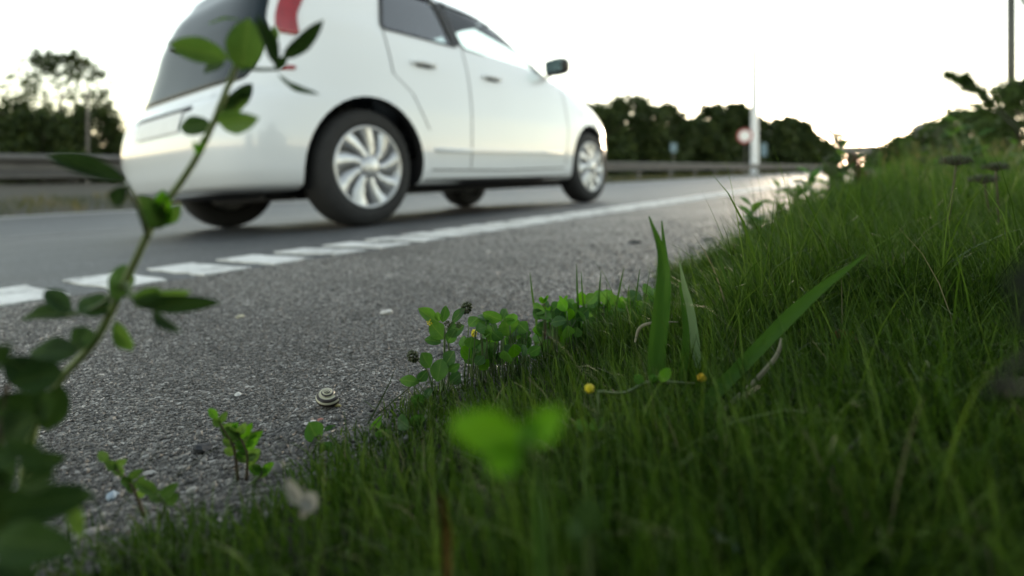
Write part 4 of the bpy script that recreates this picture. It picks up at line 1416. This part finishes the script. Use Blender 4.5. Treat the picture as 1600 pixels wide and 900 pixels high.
M_PALEBLADE = leaf_mat('pale_blade', [(0.0, (0.13, 0.20, 0.10)), (1.0, (0.15, 0.22, 0.11))], 0.3, attr=False)
GBASE = lambda u, Z: ((u, HY + (CAM_H - ground_under(Pz(u, 0, Z)).z) / Z * FPX))
blade('grass_blade', [GBASE(1022, 0.33), (1024, 560), (1034, 460), (1035, 400), (1014, 338)], [14, 24, 18, 2], [0.33, 0.33, 0.32, 0.32, 0.31], 'broad upright green blade standing tallest in the middle of the grass', M_BLADE)
blade('grass_blade', [GBASE(1030, 0.34), (1032, 560), (1042, 450), (1034, 345)], [10, 16, 12, 2], [0.34, 0.34, 0.335, 0.33], 'second green blade leaning on the tallest upright blade', M_BLADE)
blade('grass_blade', [GBASE(1085, 0.37), (1088, 560), (1080, 490), (1070, 450), (1062, 410)], [8, 14, 10, 2], [0.37, 0.37, 0.37, 0.37, 0.37], 'pale green upright blade right of the tallest blade', M_PALEBLADE)
blade('grass_blade', [GBASE(1050, 0.35), (1065, 590), (1072, 520), (1062, 440)], [8, 14, 10, 2], [0.35, 0.35, 0.35, 0.35], 'short green blade between the two upright blades', M_BLADE)
blade('grass_blade', [GBASE(1040, 0.30), (1085, 650), (1170, 560), (1260, 470), (1352, 398)], [8, 20, 20, 3], [0.30, 0.30, 0.30, 0.30, 0.30], 'long broad green blade leaning diagonally to the right', M_BLADE)
blade('dry_stalk', [GBASE(1095, 0.31), (1125, 648), (1175, 600), (1212, 558), (1222, 528)], [4, 7, 7, 4], [0.31, 0.31, 0.31, 0.315, 0.32], 'pale dry curved stalk beside the long broad blade', M_STRAW, fold=-0.4, cat='dry stalk')
blade('dry_stalk', [(1255, 800), (1290, 745), (1345, 680)], [4, 7, 6, 2], [0.235, 0.24, 0.25], 'grey dead stalk in the dark lower right grass', plain('grey_straw', (0.17, 0.16, 0.13), 0.8, noise=0.3), fold=-0.4, cat='dry stalk')
blade('dry_stalk', [(992, 535), (1000, 512), (1022, 504), (1060, 503)], [3, 5, 4, 2], [0.42, 0.42, 0.42, 0.43], 'small bent straw among the clover leaves by the upright blade', M_STRAW, fold=-0.4, cat='dry stalk')
M_BROWNLEAF = plain('brown_leaf', (0.22, 0.125, 0.035), 0.7, noise=0.3, scale=80)
blade('dry_grass_blade', [GBASE(700, 0.165), (698, 850), (693, 810), (690, 772)], [8, 14, 14, 8], [0.165, 0.16, 0.155, 0.15], 'orange brown dry blade in the near blurred grass', M_BROWNLEAF, cat='dry blade')
blade('dry_blade', [GBASE(832, 0.40), (836, 470), (829, 425)], [3, 4, 3, 1], [0.62, 0.62, 0.62], 'thin grey stalk standing alone before the asphalt', plain('thin_grey_straw', (0.16, 0.16, 0.11), 0.8, noise=0.3), cat='dry stalk') if False else None

# single taller blades that rise over the clump against the asphalt
M_TALL = leaf_mat('tall_blade', [(0.0, (0.03, 0.075, 0.018)), (0.8, (0.07, 0.14, 0.03)), (1.0, (0.12, 0.13, 0.06))], 0.35, attr=False)
tall = [(905, 500, 901, 412, .50), (915, 505, 908, 425, .50), (935, 500, 939, 424, .52), (960, 500, 975, 418, .52), (980, 500, 983, 445, .54), (990, 505, 1000, 420, .5), (838, 500, 828, 425, .52),
        (1150, 480, 1120, 388, .5), (1190, 470, 1186, 375, .6), (1215, 455, 1212, 390, .62), (1130, 500, 1168, 430, .52), (1100, 500, 1140, 455, .5), (1075, 470, 1066, 425, .55), (1275, 450, 1282, 380, .6)]
TALL_LB = ['leftmost of the close pair of thin blades over the middle clover leaves', 'right one of the close pair of thin blades over the middle clover leaves', 'thin blade over the clover just right of the close pair',
           'long thin blade leaning right over the clover, left of the upright blades', 'short thin blade over the clover left of the tallest upright blade', 'thin blade leaning right, nearest the left side of the tallest upright blade',
           'thin grey green blade standing alone at the left of the clover clump', 'thin dark blade leaning left, right of the pale upright blade', 'straight thin blade near the asphalt corner of the verge',
           'short straight thin blade next to the one at the asphalt corner', 'thin blade leaning right above the long diagonal blade', 'short thin blade leaning right beside the pale upright blade',
           'thin blade just right of the pale upright blade tip', 'thin blade farthest right in the verge grass under the diagonal blade tip']
for i, (u0, v0, u1, v1, Z) in enumerate(tall):
    b_ = GBASE(u0, Z)
    lb = TALL_LB[i] if True else 'thin tall grass blade rising over the clover clump against the asphalt' if u0 < 1060 else 'thin tall grass blade standing above the verge grass right of the broad blades'
    o = blade('tall_grass_blade', [b_, (u0, v0), ((u0 + u1) / 2 - 1, (v0 + v1) / 2), (u1, v1)], [3, 4, 3, 0.6], [Z] * 4, lb, M_TALL)
    o['group'] = 'thin blades over the clover clump' if u0 < 1060 else 'thin blades over the verge grass'

# ---- near blurred bright seedling in front of the lens
t = empty('bright_seedling', ground_under(Pz(850, 0, 0.125)), 'bright green blurred seedling close to the lens in the lower middle', 'plant')
Zf = 0.100
g = ground_under(Pz(855, 0, 0.13))
stem(t, [g, Pz(848, 800, 0.112), Pz(825, 700, Zf), Pz(822, 680, Zf)], 0.0012, 0.0009, mat=plain('bright_stem', (0.09, 0.22, 0.03), 0.6, noise=0.2))
leaf(t, Pz(822, 692, Zf), Pz(708, 660, Zf - 0.004), 75 / FPX * Zf, M_BRIGHT, 'round', var=2)
leaf(t, Pz(815, 690, Zf), Pz(765, 735, Zf - 0.004), 60 / FPX * Zf, M_BRIGHT, 'round', var=2)
leaf(t, Pz(822, 690, Zf), Pz(880, 640, Zf), 48 / FPX * Zf, M_BRIGHT, 'oval', var=0)
leaf(t, Pz(822, 690, Zf), Pz(838, 652, Zf), 30 / FPX * Zf, M_BRIGHT, 'oval', var=2)
t = empty('blurred_seedling', ground_under(Pz(925, 0, 0.125)), 'small dull green seedling leaf right of the bright seedling', 'plant')
stem(t, [ground_under(Pz(925, 0, 0.135)), Pz(922, 850, 0.13), Pz(920, 830, 0.125)], 0.001, 0.0008)
leaf(t, Pz(920, 840, 0.125), Pz(922, 780, 0.125), 45 / FPX * 0.125, M_TWIGDARK, 'round', var=2)
leaf(t, Pz(918, 838, 0.125), Pz(885, 815, 0.13), 30 / FPX * 0.125, M_TWIGDARK, 'round', var=2)

# ---- leafy weed sprig on the left, close to the lens
Zt = 0.208
tw = empty('leafy_weed', ground_under(pix(25, 880, 0.235)), 'tall leafy weed at the left rising in front of the white car', 'plant')
main = [ground_under(pix(20, 0, Zt + 0.01)), Pz(45, 700, Zt + 0.005), Pz(90, 600, Zt + 0.005), Pz(150, 530, Zt + 0.003), Pz(205, 420, Zt), Pz(245, 340, Zt), Pz(300, 258, Zt), Pz(332, 195, Zt), Pz(362, 120, Zt), Pz(385, 68, Zt)]
stem(tw, main, 0.0017, 0.0011, mat=plain('weed_stem', (0.22, 0.29, 0.10), 0.6, noise=0.3, scale=80), sides=8)
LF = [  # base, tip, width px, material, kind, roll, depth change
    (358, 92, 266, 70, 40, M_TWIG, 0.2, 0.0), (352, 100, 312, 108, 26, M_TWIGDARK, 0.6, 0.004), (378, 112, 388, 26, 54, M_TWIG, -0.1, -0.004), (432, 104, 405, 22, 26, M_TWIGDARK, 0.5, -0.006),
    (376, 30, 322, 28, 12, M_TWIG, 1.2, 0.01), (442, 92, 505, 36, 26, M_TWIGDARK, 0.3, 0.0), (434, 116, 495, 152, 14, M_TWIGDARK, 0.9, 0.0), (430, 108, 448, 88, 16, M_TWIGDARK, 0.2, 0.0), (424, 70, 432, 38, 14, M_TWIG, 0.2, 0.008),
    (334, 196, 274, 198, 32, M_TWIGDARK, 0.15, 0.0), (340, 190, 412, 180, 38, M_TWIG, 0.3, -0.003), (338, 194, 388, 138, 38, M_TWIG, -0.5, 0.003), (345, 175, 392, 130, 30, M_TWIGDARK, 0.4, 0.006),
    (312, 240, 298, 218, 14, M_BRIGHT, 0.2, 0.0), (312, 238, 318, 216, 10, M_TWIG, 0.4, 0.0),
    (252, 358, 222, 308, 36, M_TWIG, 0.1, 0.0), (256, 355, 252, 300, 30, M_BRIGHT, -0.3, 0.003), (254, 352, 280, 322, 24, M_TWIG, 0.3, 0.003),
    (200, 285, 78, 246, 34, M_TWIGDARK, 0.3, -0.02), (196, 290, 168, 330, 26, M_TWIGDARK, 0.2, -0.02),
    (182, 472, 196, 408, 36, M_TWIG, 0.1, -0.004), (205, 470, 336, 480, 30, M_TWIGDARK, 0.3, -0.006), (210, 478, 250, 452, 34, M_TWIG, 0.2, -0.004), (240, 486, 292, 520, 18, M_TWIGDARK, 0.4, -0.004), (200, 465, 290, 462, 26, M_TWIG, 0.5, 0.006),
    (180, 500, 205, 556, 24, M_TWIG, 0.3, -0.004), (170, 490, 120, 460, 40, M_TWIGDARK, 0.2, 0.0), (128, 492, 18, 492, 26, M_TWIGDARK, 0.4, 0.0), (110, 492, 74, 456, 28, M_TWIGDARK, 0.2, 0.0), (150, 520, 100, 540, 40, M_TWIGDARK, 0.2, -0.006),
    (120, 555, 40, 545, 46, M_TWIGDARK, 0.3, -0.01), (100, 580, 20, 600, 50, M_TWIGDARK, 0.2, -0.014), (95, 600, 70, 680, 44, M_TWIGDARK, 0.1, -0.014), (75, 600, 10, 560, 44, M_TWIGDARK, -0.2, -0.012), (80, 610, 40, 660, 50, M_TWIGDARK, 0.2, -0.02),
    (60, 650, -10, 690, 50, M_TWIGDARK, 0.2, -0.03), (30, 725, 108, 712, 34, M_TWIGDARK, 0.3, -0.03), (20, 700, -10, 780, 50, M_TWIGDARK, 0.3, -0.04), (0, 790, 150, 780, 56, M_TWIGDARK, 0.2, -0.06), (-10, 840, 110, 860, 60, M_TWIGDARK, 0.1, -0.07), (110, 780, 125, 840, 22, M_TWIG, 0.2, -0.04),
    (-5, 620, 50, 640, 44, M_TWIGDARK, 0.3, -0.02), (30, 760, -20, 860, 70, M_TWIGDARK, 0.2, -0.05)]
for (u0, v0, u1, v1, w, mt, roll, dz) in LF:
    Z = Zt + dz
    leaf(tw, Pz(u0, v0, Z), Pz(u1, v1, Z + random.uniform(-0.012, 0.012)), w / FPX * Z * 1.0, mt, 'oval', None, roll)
rl = random.Random(5)
for q in range(8):
    Z = rl.uniform(0.12, 0.17)
    u0, v0 = rl.uniform(-60, 30), rl.uniform(580, 900)
    an = rl.uniform(-0.9, 0.7)
    L = rl.uniform(50, 90)
    leaf(tw, Pz(u0, v0, Z), Pz(u0 + L * math.cos(an), v0 - L * math.sin(an), Z + rl.uniform(-0.01, 0.01)), rl.uniform(28, 44) / FPX * Z, M_TWIGDARK, 'oval', None, rl.uniform(-0.4, 0.4))
for (z_, u_) in ((0.19, -10), (0.16, -30)):
    stem(tw, [ground_under(Pz(u_ - 20, 0, z_)), Pz(u_, 760, z_), Pz(u_ + 20, 600, z_)], 0.0016, 0.0008, name='side_twig', mat=M_STEMBROWN)
# short side twigs that carry the leaves away from the main stem
for pts in ([(372, 100, Zt), (400, 108, Zt), (438, 108, Zt)], [(232, 372, Zt), (215, 320, Zt - 0.012), (198, 288, Zt - 0.02)], [(188, 450, Zt), (150, 480, Zt), (105, 492, Zt)], [(196, 440, Zt), (210, 468, Zt - 0.004), (240, 480, Zt - 0.005)],
            [(45, 700, Zt), (20, 715, Zt - 0.02), (0, 760, Zt - 0.04)], [(60, 655, Zt + 0.003), (60, 640, Zt - 0.012), (85, 600, Zt - 0.01)]):
    stem(tw, [Pz(*p) for p in pts], 0.0011, 0.0006, name='side_twig', n=4)

# ---- small sprouts on the asphalt at lower left
def sprout(label, base, tip, Z, mats, nleaf, lw, spread):
    g = ground_under(Pz(base, 0, Z))
    t = empty('roadside_sprout', g, label, 'plant', 'small sprouts at the lower left')
    tp = Pz(tip[0], tip[1], Z)
    pts = [g, (g + tp) / 2 + Vector((0.003, 0, 0.002)), tp]
    stem(t, pts, 0.0010, 0.0005, mat=M_STEMBROWN if nleaf > 9 else M_STEM)
    sp = spline(pts, 8)
    for i in range(nleaf):
        q = sp[int((0.25 + 0.75 * (i + 1) / nleaf) * (len(sp) - 1))]
        d = Vector(((-1 if i % 2 else 1) * spread * random.uniform(0.7, 1.2), random.uniform(-0.003, 0.003), spread * random.uniform(0.5, 1.2)))
        leaf(t, q, q + d, lw, random.choice(mats), 'oval')
    return t
sprout('reddish stemmed sprout left of the snail, leaning left', 372, (340, 655), 0.30, [M_TWIG, M_BRIGHT], 12, 0.0042, 0.0055)
sprout('bushy bright green sprout in front of the dark pebble', 385, (370, 675), 0.30, [M_BRIGHT, M_TWIG], 16, 0.0048, 0.0072)
sprout('small sprout right of the bushy bright sprout', 392, (408, 735), 0.295, [M_TWIG, M_BRIGHT], 8, 0.004, 0.0055)
sprout('thin leaning sprout near the lower left weed', 225, (168, 722), 0.27, [M_TWIG], 10, 0.0042, 0.0055)
sprout('single leaf shoot beside the leaning sprout', 250, (246, 772), 0.265, [M_TWIG], 4, 0.0055, 0.008)

# ---- weeds further along the verge
def weed(name, u, Z, vtop, label, group, mats, nst, lsize, spread, head=None):
    g = upx(u, Z)
    t = empty(name, g, label, 'plant', group)
    rr = random.Random(int(u * 7 + Z * 100))
    H = CAM_H + (HY - vtop) / FPX * Z - g.z
    for k in range(nst):
        tp = g + Vector((rr.uniform(-spread, spread), rr.uniform(-spread, spread) * 0.7, H * (1 if k == 0 else rr.uniform(0.55, 0.95))))
        pts = [g + Vector((rr.uniform(-.01, .01), 0, 0)), (g + tp) / 2 + Vector((rr.uniform(-.02, .02), 0, 0)), tp]
        stem(t, pts, lsize * 0.10, lsize * 0.05, n=5)
        sp = spline(pts, 10)
        for i in range(10):
            q = sp[int((0.15 + 0.85 * i / 9) * (len(sp) - 1))]
            an = i * 2.4 + k
            d = Vector((math.cos(an), math.sin(an), rr.uniform(0.1, 0.9))).normalized() * lsize * rr.uniform(0.6, 1.2)
            leaf(t, q, q + d, lsize * 0.45, rr.choice(mats), 'oval', face=Vector((0, -0.5, 1)))
        if head is not None:
            berry_head(t, tp + Vector((0, 0, lsize * 0.1)), lsize * 0.30, 18, head, 'bud')
            for j in range(3):
                q = sp[-1 - j * 3 - 2]
                berry_head(t, q + Vector((rr.uniform(-1, 1) * lsize * .4, 0, lsize * .2)), lsize * 0.26, 14, head, 'bud')
    return t
M_PINK = plain('pink_bud', (0.16, 0.08, 0.05), 0.7, noise=0.3)
GW = 'leafy weeds along the asphalt edge'
weed('edge_weed', 1172, 0.98, 322, 'small leafy weed at the asphalt edge beyond the clover clump', GW, [M_TWIG, M_CLOVER], 3, 0.032, 0.03)
weed('edge_weed', 1196, 1.05, 345, 'low leafy weed hugging the asphalt edge beside the small weed', GW, [M_BRIGHT, M_TWIG], 3, 0.026, 0.03)
weed('edge_weed', 1228, 1.25, 285, 'upright leafy weed crossing the white edge line', GW, [M_TWIG, M_TWIGDARK], 3, 0.038, 0.05)
weed('edge_weed', 1258, 1.35, 272, 'leafy weed left of the tall budded weed', GW, [M_TWIG, M_CLOVER], 3, 0.04, 0.05)
weed('budded_weed', 1312, 1.7, 218, 'tall budded weed standing against the sky at the end of the road', GW, [M_TWIGDARK, M_TWIG], 4, 0.055, 0.05, M_SEED)
weed('budded_weed', 1338, 1.8, 248, 'shorter budded weed with a pink bud right of the tall one', GW, [M_TWIGDARK, M_TWIG], 3, 0.05, 0.06, M_PINK)
weed('budded_weed', 1352, 2.4, 236, 'slender budded weed in front of the bridge', GW, [M_TWIGDARK, M_TWIG], 3, 0.05, 0.07, M_SEED)
weed('budded_weed', 1470, 2.6, 205, 'tall weed on the bank under the grey sign back', GW, [M_TWIGDARK, M_TWIG], 5, 0.06, 0.16, M_SEED)
weed('budded_weed', 1545, 2.4, 190, 'tall leafy weed on the bank left of the thin pole', GW, [M_TWIGDARK, M_TWIG], 6, 0.07, 0.18)
weed('edge_weed', 1450, 1.3, 350, 'bright low weed in the grass of the bank', GW, [M_BRIGHT], 2, 0.03, 0.03)

def umbel(u, v, Z, rpx, label, lean):
    c = Pz(u, v, Z)
    g = ground_under(c + Vector((lean, 0, 0)))
    t = empty('seed_umbel', g, label, 'plant', 'withered umbels on the right bank')
    stem(t, [g, g.lerp(c, 0.5) + Vector((0.004, 0, 0)), c], 0.0017 * Z, 0.0013 * Z, mat=M_STEMBROWN)
    r = rpx / FPX * Z
    parts, pods = [], []
    for i in range(16):
        a = 2.4 * i; q = math.sqrt((i + 0.5) / 16)
        e = c + Vector((math.cos(a) * q * r, math.sin(a) * q * r, r * (0.55 - 0.25 * q * q)))
        parts.append(tube([c, (c + e) / 2 + Vector((math.cos(a) * q * r * .2, math.sin(a) * q * r * .2, -r * .05)), e], 0.0006 * Z + 0.0003, 4))
        pods.append(e)
    V, F = join(*parts)
    link('rays', mk_mesh('rays', V, F, M_STEMBROWN), t, Matrix.Identity(4))
    hd = [berry_head(t, e, r * 0.26, 8, M_SEED, 'umbellet') for e in pods]
umbel(1494, 258, 0.72, 20, 'withered flat umbel on a leaning stalk, leftmost on the bank', -0.03)
umbel(1556, 266, 0.78, 16, 'withered umbel tilted at the right, above the dark bank grass', 0.0)
umbel(1538, 286, 0.85, 18, 'lower withered umbel between the two higher ones', 0.01)

# near drooping grass spike, top right
t = empty('drooping_grass_spike', ground_under(Pz(1640, 0, 0.30)), 'blurred green drooping grass spike against the white sky at the right', 'grass')
ZS = 0.165
stem(t, [ground_under(Pz(1700, 0, 0.23)), Pz(1690, 500, 0.22), Pz(1625, 260, 0.205), Pz(1550, 165, ZS), Pz(1500, 126, ZS), Pz(1480, 118, ZS)], 0.0006, 0.0004)
V, F = [], []
sp = spline([Pz(1552, 168, ZS), Pz(1530, 140, ZS), Pz(1500, 122, ZS), Pz(1478, 117, ZS)], 12)
sv = []
for i, p in enumerate(sp):
    for j in range(4):
        a = j * 1.6 + i * 1.3
        e = p + Vector((math.cos(a) * 0.0020 - 0.0013, math.sin(a) * 0.0020, math.sin(a * 1.7) * 0.0020 + 0.0005)) * (0.5 + 0.9 * math.sin(math.pi * min(0.97, (i + 1) / (len(sp) + 1))))
        sv.append(tube([p, (p + e) / 2, e], [0.0004, 0.0009, 0.0001], 4))
V, F = join(*sv)
link('spike', mk_mesh('spike', V, F, M_TWIG), t, Matrix.Identity(4))

# dark shrub at the right edge; its out-of-view foliage is added for shade
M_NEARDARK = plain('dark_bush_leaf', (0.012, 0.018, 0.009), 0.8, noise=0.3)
sh_base = Vector((0.95, 0.02, gz(sn(0.95, 0.02)[1])))
sh = empty('bank_bush', sh_base, 'dark blurred bush close to the lens at the right frame edge', 'bush')
V, F = join(*[tube(spline([sh_base, sh_base + Vector((dx * .5, dy * .5, h * .5)), sh_base + Vector((dx, dy, h))], 4), [0.010 * (1 - 0.1 * i) for i in range(9)], 6) for (dx, dy, h) in ((-.25, .1, .45), (.1, -.3, .7), (.2, .3, .6), (-.15, -.5, .7), (.3, 0, .8), (-.5, -.35, .5))])
link('branches', mk_mesh('branches', V, F, M_BARK), sh, Matrix.Identity(4))
cs, rs = [], []
for i in range(150):
    an = random.uniform(0, 6.28); rad = math.sqrt(random.random()) * 0.62
    c = sh_base + Vector((math.cos(an) * rad, math.sin(an) * rad * 1.2 - 0.2, random.uniform(0.02, 0.85) * (1 - 0.45 * rad)))
    if c.y > 0 and c.x < c.y * 0.98 + 0.10: continue
    if math.hypot(c.x, c.y) < 0.30: continue
    cs.append(tuple(c)); rs.append(random.uniform(0.06, 0.11))
V, Q, rn = leaf_cloud(cs, rs, 60, 0.05, 0.6)
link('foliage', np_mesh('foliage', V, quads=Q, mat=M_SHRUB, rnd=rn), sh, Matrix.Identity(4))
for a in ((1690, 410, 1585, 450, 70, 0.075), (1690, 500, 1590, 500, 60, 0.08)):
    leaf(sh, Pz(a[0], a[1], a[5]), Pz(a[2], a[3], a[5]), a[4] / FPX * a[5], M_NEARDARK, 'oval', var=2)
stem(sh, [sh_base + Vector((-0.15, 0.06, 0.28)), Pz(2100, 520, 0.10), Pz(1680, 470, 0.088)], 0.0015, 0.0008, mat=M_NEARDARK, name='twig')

# unseen bushes added behind the camera to keep open sky off the near grass
for (bx, by, hh, ww, lb) in ((-0.05, -0.62, 0.85, 0.85, 'leafy thicket on the verge directly behind the camera'), (0.85, -0.75, 1.3, 1.2, 'leafy thicket on the verge behind the camera to the right'),
                             (-1.15, -1.7, 1.1, 1.1, 'leafy thicket at the asphalt edge behind the camera to the left')):
    make_tree('shade_thicket', Vector((bx, by, gz(sn(bx, by)[1]))), hh, ww, lb, 'unseen thicket added behind the camera for shade', clumps=120, per=60, leaf=0.07, low=0.02, mat=M_SHRUB, cat='bush')
# ------------------------------------------------------------------ snail
m, nt, n_, l_, b_ = new_mat('snail_shell')
at = n_.new('ShaderNodeAttribute'); at.attribute_name = 'rnd'
rp = ramp(n_, [(0.0, (0.55, 0.52, 0.36)), (0.10, (0.55, 0.53, 0.38)), (0.13, (0.035, 0.024, 0.02)), (0.30, (0.03, 0.02, 0.018)), (0.33, (0.60, 0.58, 0.44)), (0.43, (0.60, 0.58, 0.44)),
               (0.46, (0.035, 0.025, 0.02)), (0.74, (0.03, 0.02, 0.018)), (0.78, (0.55, 0.52, 0.40)), (1.0, (0.55, 0.52, 0.36))])
rp.color_ramp.interpolation = 'LINEAR'
l_.new(at.outputs['Fac'], rp.inputs[0])
nz = n_.new('ShaderNodeTexNoise'); nz.inputs['Scale'].default_value = 900
hv = n_.new('ShaderNodeHueSaturation')
mr = n_.new('ShaderNodeMapRange'); mr.inputs['To Min'].default_value = 0.75; mr.inputs['To Max'].default_value = 1.2
l_.new(nz.outputs['Fac'], mr.inputs['Value']); l_.new(mr.outputs[0], hv.inputs['Value']); l_.new(rp.outputs[0], hv.inputs['Color'])
l_.new(hv.outputs[0], b_.inputs['Base Color'])
b_.inputs['Roughness'].default_value = 0.3
M_SHELL = m
sc = ray_ground(506, 640)
snail = empty('snail', sc, 'small snail with a dark and cream banded shell on the asphalt', 'snail')
def shell():
    turns, steps, sides = 3.6, 120, 22
    V, Q, rn = [], [], []
    for i in range(steps + 1):
        t = i / steps
        a = -2 * math.pi * turns * (1 - t)
        g = math.exp(1.62 * (t - 1) * 1.35)          # growth of the tube
        Rr = 0.0060 * g; r = 0.0046 * g
        zc = 0.0085 - 0.0082 * g
        for j in range(sides):
            b = 2 * math.pi * j / sides
            # a little flattened tube
            rad = Rr + r * math.cos(b)
            z = zc + r * 0.92 * math.sin(b)
            V.append((rad * math.cos(a), rad * math.sin(a), z))
            # 0 at the top seam of the whorl, 1 at the underside
            bb = b if b <= math.pi else b - 2 * math.pi
            rn.append(min(1, max(0, 0.5 - bb / math.pi)))
    for i in range(steps):
        for j in range(sides):
            j2 = (j + 1) % sides
            Q.append((i * sides + j, i * sides + j2, (i + 1) * sides + j2, (i + 1) * sides + j))
    return np.array(V), np.array(Q), np.array(rn)
V, Q, rn = shell()
me = np_mesh('shell', V, quads=Q, mat=M_SHELL, rnd=rn, smooth=True)
Msh = Matrix.Translation(sc + Vector((0, 0.006, 0.0056))) @ Matrix.Rotation(R(18), 4, 'X') @ Matrix.Rotation(R(6), 4, 'Y') @ Matrix.Rotation(R(-10), 4, 'Z') @ Matrix.Scale(0.95, 4)
link('shell', me, snail, Msh)
M_SNAILLIP = plain('snail_lip', (0.40, 0.36, 0.16), 0.5, noise=0.2, scale=500)
V, F = tube(spline([sc + Vector((0.002, 0.006, 0.0012)), sc + Vector((0.006, 0.004, 0.0016)), sc + Vector((0.0095, 0.003, 0.0016)), sc + Vector((0.0115, 0.003, 0.0012))], 4), [0.0022 - 0.00012 * i for i in range(13)], 8)
link('foot', mk_mesh('foot', V, F, M_SNAILLIP, smooth=True), snail, Matrix.Identity(4))

# ------------------------------------------------------------------ loose stones
def stone(name, u, v, rpx, col, label, flat=0.6, group=None, bury=0.3):
    g = ray_ground(u, v)
    r = rpx / FPX * g.y
    bm = bmesh.new()
    bmesh.ops.create_icosphere(bm, subdivisions=2, radius=1.0)
    rr = random.Random(int(u * 31 + v))
    ph = [rr.uniform(0, 6) for _ in range(6)]
    for vv in bm.verts:
        p = vv.co
        k = 1 + 0.20 * math.sin(2.3 * p.x + ph[0]) * math.cos(2.7 * p.y + ph[1]) + 0.14 * math.sin(4.1 * p.z + ph[2] + 2 * p.x) + rr.uniform(-0.07, 0.07)
        vv.co = Vector((p.x * k * r * 1.15, p.y * k * r, p.z * k * r * flat))
    me = bpy.data.meshes.new(name); bm.to_mesh(me); bm.free()
    me.materials.append(plain(name + '_stone', col, 0.75, noise=0.25, scale=300))
    o = link(name, me, None, Matrix.Translation(g + Vector((0, 0, r * flat * (1 - bury) * 0.8))) @ Matrix.Rotation(rr.uniform(0, 6), 4, 'Z'))
    return tag(o, label, 'stone', group)
GS_ = 'loose stones on the shoulder'
stone('pebble', 605, 491, 8, (0.62, 0.60, 0.56), 'white pebble on the asphalt between the clover and the white line', group=GS_)
stone('pebble', 316, 706, 12, (0.030, 0.033, 0.038), 'dark angular pebble on the asphalt left of the bushy sprout', 0.7, GS_)
stone('pebble', 486, 662, 8, (0.55, 0.52, 0.50), 'pale flat pebble just below the snail', 0.4, GS_)
stone('pebble', 500, 657, 4, (0.42, 0.18, 0.14), 'tiny reddish pebble just below the snail', 0.5, GS_)
stone('pebble', 176, 780, 9, (0.34, 0.42, 0.50), 'bluish pebble near the lower left sprout', 0.7, GS_)
stone('pebble', 992, 380, 9, (0.05, 0.05, 0.05), 'dark crumb on the distant asphalt left of the verge', 0.4, GS_)
stone('pebble', 1105, 375, 7, (0.05, 0.05, 0.05), 'dark crumb on the distant asphalt nearest the grass', 0.4, GS_)
stone('pebble', 372, 618, 5, (0.65, 0.64, 0.60), 'tiny white pebble left of the snail', 0.6, GS_)
stone('pebble', 375, 496, 6, (0.45, 0.42, 0.30), 'yellowish pebble near the white line', 0.5, GS_)
stone('pebble', 300, 768, 7, (0.36, 0.35, 0.33), 'grey pebble among the lower left sprouts', 0.6, GS_)
stone('pebble', 228, 712, 6, (0.45, 0.44, 0.42), 'light grey flake above the leaning sprout', 0.3, GS_)
stone('pebble', 232, 742, 8, (0.34, 0.33, 0.31), 'flat grey pebble right of the leaning sprout', 0.4, GS_)
stone('pebble', 520, 454, 4, (0.06, 0.06, 0.06), 'small dark stone in front of the white bars', 0.5, GS_)
stone('pebble', 610, 533, 4, (0.30, 0.29, 0.27), 'grey pebble between the snail and the white pebble', 0.5, GS_)
# pale torn petals in the near blur, and litter in the dark grass
M_PETAL = leaf_mat('pale_petal', [(0.0, (0.30, 0.30, 0.27)), (1.0, (0.36, 0.36, 0.32))], 0.3, attr=False)
t = empty('withered_petals', ground_under(Pz(465, 0, 0.19)), 'pale blurred withered petals in the near grass at lower left', 'petal')
for a in ((470, 790, 445, 745, 20), (475, 770, 492, 800, 26), (490, 775, 470, 810, 16)):
    leaf(t, Pz(a[0], a[1], 0.185), Pz(a[2], a[3], 0.182), a[4] / FPX * 0.185, M_PETAL, 'oval', name='petal', var=1)
stem(t, [ground_under(Pz(472, 0, 0.19)), Pz(474, 800, 0.187), Pz(472, 785, 0.186)], 0.0006, 0.0004)
M_LITTER = plain('litter_foil', (0.20, 0.25, 0.24), 0.35, metal=0.3, noise=0.4, scale=200)
t0_ = Pz(1135, 845, 0.205)
bm = bmesh.new()
N_ = 9
vs = []
for i in range(N_):
    for j in range(4):
        vs.append(bm.verts.new(t0_ + Vector(((i / (N_ - 1) - 0.5) * 0.014 , (j - 1.5) * 0.0016 + random.uniform(-.0006, .0006), -(i / (N_ - 1) - 0.5) * 0.010 + 0.0016 * math.sin(i * 2.1 + j)))))
for i in range(N_ - 1):
    for j in range(3): bm.faces.new((vs[i * 4 + j], vs[i * 4 + j + 1], vs[i * 4 + 4 + j + 1], vs[i * 4 + 4 + j]))
me = bpy.data.meshes.new('foil_scrap'); bm.to_mesh(me); bm.free(); me.materials.append(M_LITTER)
tag(link('foil_scrap', me), 'crumpled pale foil scrap in the dark grass at the lower right', 'litter')
t = empty('dead_leaf', ground_under(Pz(1325, 0, 0.42)), 'reddish brown dead leaf lying in the grass of the bank', 'leaf')
M_DEAD = leaf_mat('dead_leaf', [(0.0, (0.16, 0.07, 0.035)), (1.0, (0.2, 0.09, 0.04))], 0.2, attr=False, veins=0.2)
leaf(t, Pz(1342, 535, 0.42), Pz(1308, 520, 0.42), 24 / FPX * 0.42, M_DEAD, 'oval', var=2, name='blade')
stem(t, [Pz(1342, 535, 0.42), Pz(1356, 545, 0.42)], 0.0007, 0.0004, mat=M_STEMBROWN)
